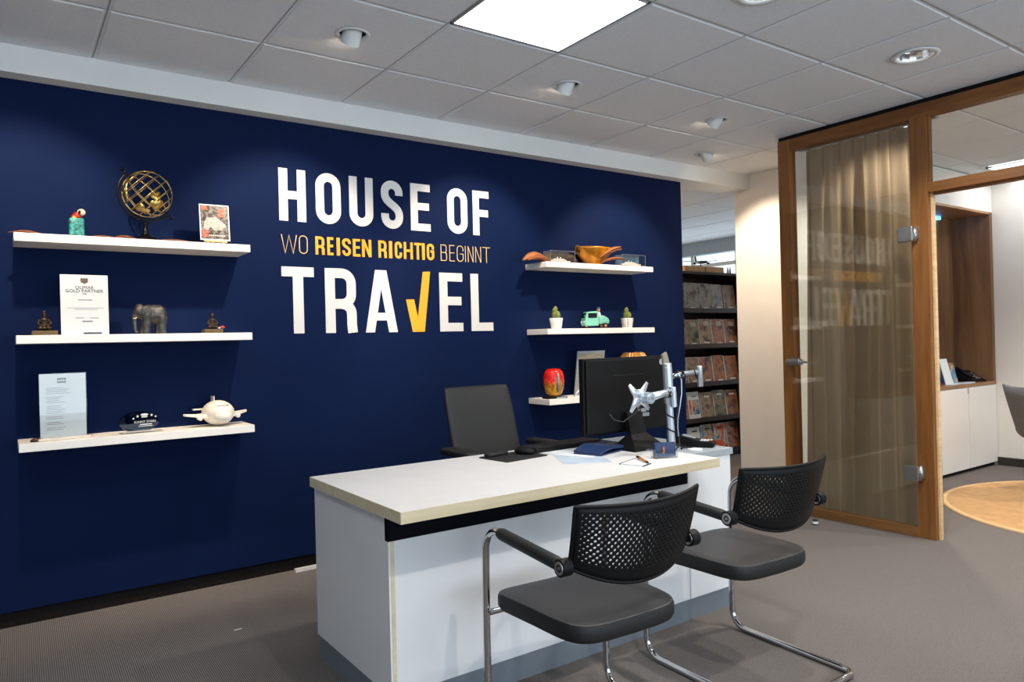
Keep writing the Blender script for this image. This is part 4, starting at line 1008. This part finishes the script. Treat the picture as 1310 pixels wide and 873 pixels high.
MB().lathe([(.0125, .275), (.0138, .277), (.0138, .372), (.012, .374)], 20, Matrix.Translation((.197, -.022, 0))).build('joint', M['alu'], a2, angle=.6)
mb = MB(); mb.tube([(.055 + .03 * math.sin(k * .9), -.022 + .014 * math.cos(k * 1.3), .345 + .016 * math.cos(k * .9)) for k in range(12)], .0035, 6); mb.build('cable', M['black_rubber'], t, smooth=True)
mb = MB(); mb.tube([(.15, -.03, .36), (.145, -.045, .335), (.155, -.04, .32), (.165, -.02, .34), (.10, .0, .33), (.065, .0, .25), (.04, .0, .14), (.04, -.01, .06), (.02, -.03, .02), (-.02, -.04, .006)], .0035, 6); mb.build('cable', M['black_rubber'], t, smooth=True)
mb = MB(); mb.tube([((.0215) * math.cos(a) , (.0215) * math.sin(a), .20 - .0105 * a) for a in [k * .45 - 2.0 for k in range(42)]], .0035, 6); mb.build('cable', M['black_rubber'], t, smooth=True)
mb = MB(); mb.tube([(.06, -.012, .36), (.058, -.03, .32), (.055, -.03, .26), (.035, -.03, .19), (.03, -.02, .14), (.036, -.01, .10), (.028, -.02, .06)], .003, 6); mb.build('cable', M['alu'], t, smooth=True)
mb = MB(); mb.tube([(-.06 + .02 * math.cos(k * .7), -.053 + .017 * math.sin(k * 1.5 + 1), .270 + .018 * math.cos(k * 1.5 + 1)) for k in range(10)], .0035, 6); mb.build('cable', M['black_rubber'], t, smooth=True)
pn = MB().prism([(-.012, .0), (.024, -.02), (.030, .03), (.006, .115), (-.022, .105)], -.006, .006).build('tilted_panel', M['taupe'], t)
pn.location = (.072, .075, .335); pn['label'] = 'thin grey-beige holder plate'
# cables and terminal on the side cabinet
o = MB().tube([(2.19, -1.69, .742), (2.215, -1.655, .742), (2.245, -1.70, .743), (2.225, -1.60, .745), (2.27, -1.58, .75), (2.25, -1.63, .752), (2.21, -1.60, .742), (2.28, -1.53, .742)], .0045, 6).build('cable_tangle', M['black_rubber'], None, smooth=True)
tag(o, 'tangle of black cables beside the monitor pole', 'cables')
o = MB().tube([(2.05, -1.60, .742), (2.075, -1.67, .745), (2.10, -1.70, .755), (2.125, -1.66, .765), (2.09, -1.62, .758), (2.06, -1.66, .75)], .004, 6).build('cable_tangle', mat('grey_cable', '#7A8796', .5), None, smooth=True)
tag(o, 'looped grey cable between monitor stand and card holder', 'cables')
o = MB().lathe([(.035, 0), (.033, .004), (.001, .005)], 20).build('round_coaster', M['paper'], None); o.location = (2.24, -1.725, .7363); tag(o, 'flat white round puck under the cables on the side cabinet', 'coaster')
t = thing('card_terminal', 'black card payment terminal with a yellow key on the side cabinet', 'card terminal', (2.325, -1.665, .7363), .55)
mb = MB(); mb.prism([(-.095, 0), (.08, 0), (.085, .018), (.075, .028), (.02, .030), (-.07, .055), (-.095, .052)], -.038, .038, Matrix.Rotation(-PI / 2, 4, 'Z')); mb.build('case', M['black'], t, bevel=.004)
Mk = Matrix.Rotation(-PI / 2, 4, 'Z')
MB().add([(-.066, -.028, .0545), (-.005, -.028, .0405), (-.005, .028, .0405), (-.066, .028, .0545)], [(0, 1, 2, 3)], Mk).build('display', M['screen'], t)
for r_ in range(4):
    for k in range(3):
        m_ = M['yellow'] if (r_ == 3 and k == 1) else M['red'] if (r_ == 3 and k == 0) else M['paper']
        MB().box((.018 + r_ * .014, -.024 + k * .018, .0295), (.018 + r_ * .014 + .010, -.024 + k * .018 + .012, .0325), Mk).build('key', m_, t)
t = thing('stapler', 'dark rounded stapler on the white paper stack', 'stapler', (1.955, -1.46, ZD + .0045), .1)
mb = MB(); mb.ball((0, 0, .018), (.055, .02, .016)); mb.box((-.05, -.016, 0), (.05, .016, .008)); mb.build('stapler_body', M['soft'], t, remesh=.004)

# ================================================================== CHAIRS
def chair(loc, rz, label):
    t = thing('visitor_chair', label, 'chair', loc, rz, 'black cantilever visitor chairs')
    a = .249; R = .0125
    def side(s):
        p = [(s * (a - .10), -.37, R), (s * (a - .03), -.365, R), (s * (a - .006), -.345, R), (s * a, -.31, R), (s * a, -.1, R), (s * a, .13, R)]
        for k in range(1, 7): q = PI / 2 * k / 6; p.append((s * a, .13 + .07 * math.sin(q), R + .07 * (1 - math.cos(q))))
        p += [(s * a, .200, .3), (s * a, .196, .52)]
        for k in range(1, 9): q = PI * .54 * k / 8; p.append((s * a, .195 - .085 * (1 - math.cos(q)), .572 + .085 * math.sin(q)))
        p += [(s * a, .05, .650), (s * a, -.21, .632)]
        return p
    pr_ = side(1); pl2 = side(-1)
    mb = MB(); mb.tube(list(reversed(pl2)) + [(0, -.372, R)] + pr_, R, 12); mb.build('frame', M['chrome'], t, smooth=True)
    MB().cyl((-a, .175, .385), (a, .175, .385), .010).build('seat_support', M['chrome'], t, smooth=True)
    for s in (-1, 1):
        MB().tube([(s * a, .105, .655), (s * a, .09, .6545), (s * a, -.195, .635), (s * a, -.225, .632)], [.0155, .0195, .0195, .0175], 14).build('arm_pad', M['soft'], t, smooth=True)
        h_ = MB().cyl((s * (a + .016), -.232, .630), (s * (a - .016), -.232, .630), .025, n=28).build('hinge', M['black'], t, angle=.6)
        for q in (1, -1):
            xx = s * a + (.0165 if q > 0 else -.0165) * s
            MB().lathe([(.019, 0), (.0185, .0015), (.011, .0015), (.011, 0)], 24, Matrix.Translation((xx, -.232, .630)) @ Matrix.Rotation(q * s * PI / 2, 4, 'Y'), False, False).build('hinge_ring', M['steel'], h_)
            MB().cyl((xx, -.232, .630), (xx + .0016 * s * q, -.232, .630), .0055, n=10).build('hinge_bolt', M['steel'], h_)
    # seat cushion
    mb = MB(); rings = []
    def outline(ins, z, n=44):
        out = []
        for k in range(n):
            q = 2 * PI * k / n; c, s_ = math.cos(q), math.sin(q); e = .36
            x = (.222 - ins) * math.copysign(abs(c) ** e, c); y = (.232 - ins) * math.copysign(abs(s_) ** e, s_)
            x *= (1 + .05 * (y / .23))
            out.append((x, y - .008, z + (-.012 * (max(0, y) / .23) ** 2) + .006 * (abs(x) / .22) ** 2))
        return out
    for ins, z in ((.004, .441), (.008, .4435), (.012, .4425), (.016, .4435), (.06, .4425), (.14, .440)): rings.append(outline(ins, z))
    mb.loft(rings, False, True); st_ = mb.build('seat', M['leather'], t, smooth=True)
    MB().loft([outline(i_, z_) for i_, z_ in ((.024, .384), (.006, .390), (0, .402), (0, .430), (.004, .441))], True, False).build('seat_edge', M['soft'], st_, smooth=True)  # cushion sides split off in black against the sheen-lightened top
    # perforated backrest
    NC, NR = 46, 16
    def S(u, v):
        # u -1..1 across, v 0..1 up
        hw = .228 + .009 * v
        zb = .562 + .062 * abs(u) ** 2.2; zt = .803 - .006 * (1 - u * u)
        z = zb + (zt - zb) * v
        x = u * hw
        y = -.300 - .035 * v + .062 * u * u + .012 * (1 - v) ** 2
        return Vector((x, y, z))
    vs, fs, idx = [], [], {}
    mu, mv0, mv1 = .07, .17, .90
    us = [-1, -1 + mu] + [-1 + mu + (2 - 2 * mu) * (k + 1) / NC for k in range(NC - 1)] + [1 - mu, 1]
    vv = [0, mv0 * .5, mv0] + [mv0 + (mv1 - mv0) * (k + 1) / NR for k in range(NR - 1)] + [mv1, 1]
    def V(u, v):
        k = (round(u, 5), round(v, 5))
        if k not in idx: idx[k] = len(vs); vs.append(tuple(S(u, v)))
        return idx[k]
    for i in range(len(us) - 1):
        for j in range(len(vv) - 1):
            u0, u1, v0, v1 = us[i], us[i + 1], vv[j], vv[j + 1]
            c4 = [V(u0, v0), V(u1, v0), V(u1, v1), V(u0, v1)]
            inside = 1 <= i <= len(us) - 3 and 2 <= j <= len(vv) - 3
            if inside and (i + j) % 2 == 0:
                uc, vc = (u0 + u1) / 2, (v0 + v1) / 2; hu, hv = (u1 - u0) / 2, (v1 - v0) / 2; rr = .98
                ed = min(1.0, .45 + .12 * min(i, len(us) - 2 - i), .5 + .22 * min(j - 1, len(vv) - 2 - j)); rr *= ed
                oc = []
                for k in range(8):
                    q = PI / 8 + PI / 4 * k - PI * .75 - PI / 8 - PI / 8
                    oc.append(V(uc + hu * rr * math.cos(q), vc + hv * rr * math.sin(q)))
                # oc[0] faces corner (-,-) sector start ... connect ring to the square
                for k in range(8):
                    a_, b2 = oc[k], oc[(k + 1) % 8]
                    if k % 2 == 0: fs.append((c4[k // 2], b2, a_) if False else (a_, c4[k // 2], b2))
                    else: fs.append((a_, c4[k // 2], c4[(k // 2 + 1) % 4], b2))
            else: fs.append(tuple(c4))
    mb = MB(); mb.v, mb.f = vs, fs
    b_ = mb.build('backrest', M['black'], t, smooth=True)
    md = b_.modifiers.new('s', 'SOLIDIFY'); md.thickness = .006; md.offset = 0
    mb = MB(); edge = [S(-1, k / 8) for k in range(8, -1, -1)] + [S(-1 + 2 * k / 24, 0) for k in range(1, 25)] + [S(1, k / 8) for k in range(1, 9)] + [S(1 - 2 * k / 24, 1) for k in range(1, 24)]
    mb.tube(edge, .0055, 6, closed=True); mb.build('back_rim', M['black'], t, smooth=True)
    return t
chair((1.130, -2.215, 0), math.radians(-2.5), 'black mesh-back visitor chair nearest the viewer, left of its twin')
chair((1.917, -2.155, 0), math.radians(-2.5), 'black mesh-back visitor chair farther right, beside the glass partition')

# task chair behind desk
t = thing('office_chair', 'black high-back office chair behind the desk', 'office chair', (1.745, -.72, 0), 0)
mb = MB(); rg = []
for z, y, hw, th in ((.52, -.01, .19, .05), (.56, .0, .206, .06), (.70, .03, .212, .055), (.90, .085, .212, .045), (1.00, .115, .205, .035), (1.02, .12, .198, .022)):
    rg.append([(hw * c_ if abs(c_) < 1 else hw * c_, y + th / 2 * s_ + .02 * c_ * c_ * -1, z) for c_, s_ in [(math.copysign(abs(math.cos(q)) ** .35, math.cos(q)), math.copysign(abs(math.sin(q)) ** .6, math.sin(q))) for q in [2 * PI * k / 28 for k in range(28)]]])
mb.loft(rg, True, True); mb.build('backrest', M['chair_fabric'], t, smooth=True)
MB().rbox((-.24, -.42, .42), (.24, .03, .50), .05).build('seat', M['chair_fabric'], t, smooth=True)
for s in (-1, 1):
    MB().rbox((s * .27 - .045, -.30, .692), (s * .27 + .045, -.02, .724), .03).build('armrest', M['soft'], t, smooth=True)
    MB().tube([(s * .27, -.15, .692), (s * .275, -.15, .45), (s * .2, -.15, .415)], .016, 8).build('arm_bracket', M['black'], t, smooth=True)
MB().tube([(0, .02, .56), (0, .075, .50), (0, .03, .40), (0, -.15, .40)], .022, 8).build('back_support', M['black'], t, smooth=True)
MB().cyl((0, -.18, .09), (0, -.18, .42), .025).build('gas_lift', M['black'], t, smooth=True)
for k in range(5):
    a = 2 * PI * k / 5 + .3; d = Vector((math.cos(a), math.sin(a), 0)); c0 = Vector((0, -.18, 0))
    l_ = MB().tube([c0 + Vector((0, 0, .10)), c0 + d * .15 + Vector((0, 0, .09)), c0 + d * .29 + Vector((0, 0, .065))], [.024, .02, .014], 8).build('base_leg', M['black'], t, smooth=True)
    u = Vector((-d.y, d.x, 0)); cc = c0 + d * .29 + Vector((0, 0, .028)); MB().cyl(cc - u * .02, cc + u * .02, .028, n=16).build('castor', M['black_rubber'], l_, angle=.6)

# ================================================================== BACK AREA: brochure rack
RX0, RX1, RY = 5.10, 6.135, 1.03
t = thing('brochure_rack', 'dark wooden brochure rack between the navy wall and the white wall', 'rack', (5.6, 1.1, 0))
def rb(name, a, b, m=M['rack']): return MB().box((a[0] - 5.6, a[1] - 1.1, a[2]), (b[0] - 5.6, b[1] - 1.1, b[2])).build(name, m, t)
rb('side_panel', (RX1 - .025, .95, 0), (RX1, 1.30, 1.90)); rb('side_panel', (RX0, .95, 0), (RX0 + .025, 1.30, 1.90))
rb('back_panel', (RX0 + .025, 1.28, 0), (RX1 - .025, 1.30, 1.90)); rb('top_board', (RX0, .94, 1.901), (RX1, 1.30, 1.925)); rb('plinth', (RX0 + .025, .98, 0), (RX1 - .025, 1.0, .06))
LZ = [1.53, 1.165, .775, .41, .06]
for z in LZ:
    rb('ledge', (RX0 + .025, .97, z - .02), (RX1 - .025, 1.28, z)); rb('lip', (RX0 + .025, .962, z - .022), (RX1 - .025, .969, z + .025))
cols = [5.215, 5.40, 5.60, 5.80, 6.0]
rown = ['top', 'second', 'third', 'fourth', 'bottom']
pick = [[2, 3, 3, 3, 0], [0, 2, 0, 1, 1], [3, 0, 1, 1, 1], [0, 3, 0, 2, 1], [3, 3, 4, 5, 1]]
looks = {0: 'sand-coloured', 1: 'brown and orange', 2: 'green and tan', 3: 'grey', 4: 'blue and tan', 5: 'pale green and orange'}
coln = ['leftmost', 'second from left', 'third from left', 'fourth from left', 'rightmost']
random.seed(11)
for r_, z in enumerate(LZ):
    for c, x in enumerate(cols):
        ww, hh = random.uniform(.172, .19), random.uniform(.27, .292)
        k = pick[r_][c]
        special = r_ == 3 and c == 1
        t2 = thing('travel_brochure', '%s travel brochure, %s in the %s row of the rack' % ('white framed-photo' if special else looks[k], coln[c], rown[r_]), 'brochure', (x, .995, z + .0005), random.uniform(-.03, .03), 'travel brochures on the rack')
        Mx = Matrix.Rotation(-.14, 4, 'X')
        b_ = MB().box((-ww / 2, 0, 0), (ww / 2, .012, hh), Mx).build('pages', M['paper'], t2)
        if special:
            MB().box((-.075, -.001, .06), (-.035, 0, .21), Mx).build('cover_photo', COV[5], b_)
            MB().box((-.025, -.001, .06), (.078, 0, .21), Mx).build('cover_photo', COV[4], b_)
            MB().box((-.02, -.001, .24), (.05, 0, .248), Mx).build('title', M['dark_ink'], b_)
        else:
            top = .5 if (r_ == 4 and c in (0, 1)) else .0
            MB().box((-ww / 2 + .002, -.001, .002), (ww / 2 - .002, 0, hh * (1 - top * .9) - .002), Mx).build('cover', COV[k], b_)
            if r_ == 0 and c in (2, 3):
                mm = MB()
                for pl in glyph('M', -.04, .04, .075, .145, .017): mm.prism(pl, -.002, -.0011, Mx)
                mm.build('title', M['ink'], b_)
            tz = random.choice([.03, .022]) if r_ < 3 else hh - .05
            MB().box((-ww * .18, -.002, tz), (ww * .26, -.0011, tz + .014), Mx).build('title', M['paper'] if r_ < 4 else M['dark_ink'], b_)
            if r_ == 1: MB().box((-ww * .1, -.002, hh - .07), (ww * .35, -.0011, hh - .025), Mx).build('cover_badge', mat('badge', '#A8A298', .6), b_)
# model plane and boxes on the rack
o = box('display_box', M['tan_box'], (5.30, 1.0, 1.9255), (5.60, 1.24, 1.99)); tag(o, 'tan wooden box on the rack top, left of the other', 'box', 'tan boxes on the rack')
o = box('display_box', M['tan_box'], (5.62, 1.0, 1.9255), (5.90, 1.24, 1.99)); tag(o, 'tan wooden box on the rack top, right of the other', 'box', 'tan boxes on the rack')
t = thing('model_airplane', 'dark model airplane on a stand on top of the brochure rack', 'model airplane', (5.66, 1.10, 1.9905), -.5)
MB().cyl((0, 0, 0), (0, 0, .006), .03).cyl((0, 0, .006), (0, .0, .045), .004).build('stand', M['black'], t)
MB().tube([(0, -.17, .035), (0, -.15, .042), (0, 0, .055), (0, .10, .065), (0, .15, .075)], [.004, .014, .018, .014, .005], 12).build('fuselage', mat('dark_blue_grey', '#2A323A', .4), t, smooth=True)
for s in (-1, 1):
    MB().plate([(s * .01, -.03), (s * .21, .06), (s * .21, .075), (s * .01, .03)], .052, .057, Matrix.Rotation(-.12 * s, 4, 'Y')).build('wing', M['black_metal'], t)
    MB().cyl((s * .075, -.03, .042), (s * .075, .01, .044), .010).build('engine', M['black_metal'], t, smooth=True)
MB().add([(-.003, .11, .07), (-.003, .15, .072), (-.003, .175, .135), (-.003, .15, .135), (.003, .11, .07), (.003, .15, .072), (.003, .175, .135), (.003, .15, .135)], [(0, 1, 2, 3), (7, 6, 5, 4), (0, 4, 5, 1), (1, 5, 6, 2), (2, 6, 7, 3), (3, 7, 4, 0)]).build('tail_fin', M['black_metal'], t)
for i, (x, hh) in enumerate(((5.95, .05), (6.03, .075), (6.07, .08))):
    o = MB().lathe([(.012, 0), (.012, hh * .6), (.006, hh * .8), (.006, hh)], 10).build('small_bottle', M['paper'], None, smooth=True); o.location = (x, 1.05, 1.9255)
    tag(o, ['short white flask nearest the tan boxes on the rack top', 'middle white flask on the rack top', 'tall white flask at the right end of the rack top'][i], 'bottle', 'white flasks on the rack top')

# ================================================================== OFFICE THINGS
ZC = .7825
t = thing('desk_phone', 'black desk phone on the walnut counter', 'telephone', (7.0, -.90, ZC), -.15)
mb = MB(); mb.prism([(-.10, 0), (.10, 0), (.10, .012), (-.06, .10), (-.10, .10)], -.10, .10, Matrix.Rotation(PI / 2, 4, 'Z') @ Matrix.Scale(-1, 4, (1, 0, 0))); mb.build('base', M['black'], t, bevel=.003)
MB().tube([(-.075, -.07, .05), (-.075, .0, .085), (-.075, .07, .115)], [.024, .014, .024], 10).build('handset', M['black'], t, smooth=True)
mb = MB()
for r_ in range(4):
    for k in range(3): mb.box((-.01 + k * .026, -.07 + r_ * .024, .030 + r_ * .0135), (.008 + k * .026, -.055 + r_ * .024, .040 + r_ * .0135))
mb.build('keypad', M['steel'], t)
def stand_card(loc, w_, h_, m, label, cat, rz=0, tilt=.25):
    o = MB().box((-w_ / 2, 0, 0), (w_ / 2, .006, h_), Matrix.Rotation(-tilt, 4, 'X')).build('leaflet', m); o.location = loc; o.rotation_euler = (0, 0, rz); return tag(o, label, cat)
stand_card((6.66, -.93, ZC), .13, .19, COV[4], 'blue holiday leaflet standing left of the desk phone', 'leaflet')
stand_card((6.86, -.79, ZC), .30, .18, M['blue'], 'bright blue leaflet standing behind the desk phone', 'leaflet')
stand_card((6.47, -.97, ZC), .14, .235, M['paper'], 'white card standing at the left on the walnut counter', 'card')
stand_card((6.63, -.78, ZC), .20, .33, M['screen'], 'grey panel standing behind the white card on the counter', 'panel', tilt=.05)
t = thing('paper_pile', 'loose pile of white papers along the walnut counter', 'papers', (6.62, -1.005, ZC))
for k in range(3): MB().plate(R2(.05 * k - .03, .01, .40 - .05 * k, .07, .03 * (k - 1)), .003 * k, .003 * k + .0028).build('sheet', M['paper'] if k % 2 else pw, t)
t = thing('round_rug', 'round ochre rug with pale binding on the office floor', 'rug', (5.80, -2.39, 0))
MB().lathe([(1.09, 0.0005), (1.09, .010), (1.065, .012), (.001, .012)], 96).build('pile', M['rug'], t)
MB().lathe([(1.105, .0005), (1.105, .011), (1.088, .0135), (1.070, .0125), (1.070, .0005)], 96, None, False, False).build('binding', M['rug_edge'], t, smooth=True)
t = thing('shell_chair', 'grey upholstered shell chair at the right edge behind the doorway', 'chair', (6.08, -1.95, -.035), -PI / 2 - .25)
mb = MB(); rg = []
for k in range(15):
    u = k / 14
    if u < .45: y, z, hw = .24 - .48 * u / .45, .46 - .03 * math.sin(PI * u / .45), .21 + .03 * u
    else:
        q = (u - .45) / .55; y, z, hw = -.24 - .20 * q ** .9, .44 + .42 * q, .235 - .015 * q - (.05 * max(0, q - .8) * 5) ** 2
    nrm = Vector((0, -.15, 1)) if u < .4 else Vector((0, 1, .35)) if u > .55 else Vector((0, .6, .7)); nrm.normalize()
    ring = []
    for q in [2 * PI * j / 24 for j in range(24)]:
        cx_ = math.copysign(abs(math.cos(q)) ** .5, math.cos(q)); sy = math.sin(q)
        lift = .07 * abs(cx_) ** 2.5
        p = Vector((hw * cx_, y, z)) + nrm * (.022 * sy + lift)
        ring.append(tuple(p))
    rg.append(ring)
mb.loft(rg, True, True); mb.build('shell', M['shellchair'], t, smooth=True)
for sx_, sy in ((-1, -1), (1, -1), (-1, 1), (1, 1)): MB().cyl((sx_ * .12, sy * .10, .44), (sx_ * .17, sy * .16, .048), .014, .010).build('leg', M['beech'], t, smooth=True)

# small floor things
o = box('cable_duct', M['lam'], (.935, .025, 0), (1.75, .050, .018)); tag(o, 'white plastic cable duct lying at the foot of the navy wall', 'cable duct')
t = thing('door_stop', 'small white and dark door stop on the floor by the oak sill', 'door stop', (3.99, -1.21, 0))
MB().lathe([(.018, 0), (.018, .03), (.012, .036), (.001, .036)], 16).build('rubber', M['base_dark'], t, smooth=True)
MB().lathe([(.019, .008), (.0195, .018), (.019, .024)], 16, None, False, False).build('ring', M['paper'], t, smooth=True)
o = MB().plate([(.44, -.62), (.475, -.617), (.475, -.612), (.44, -.614)], 0, .002).build('paper_scrap', M['paper']); tag(o, 'tiny white paper scrap on the carpet at left', 'scrap')
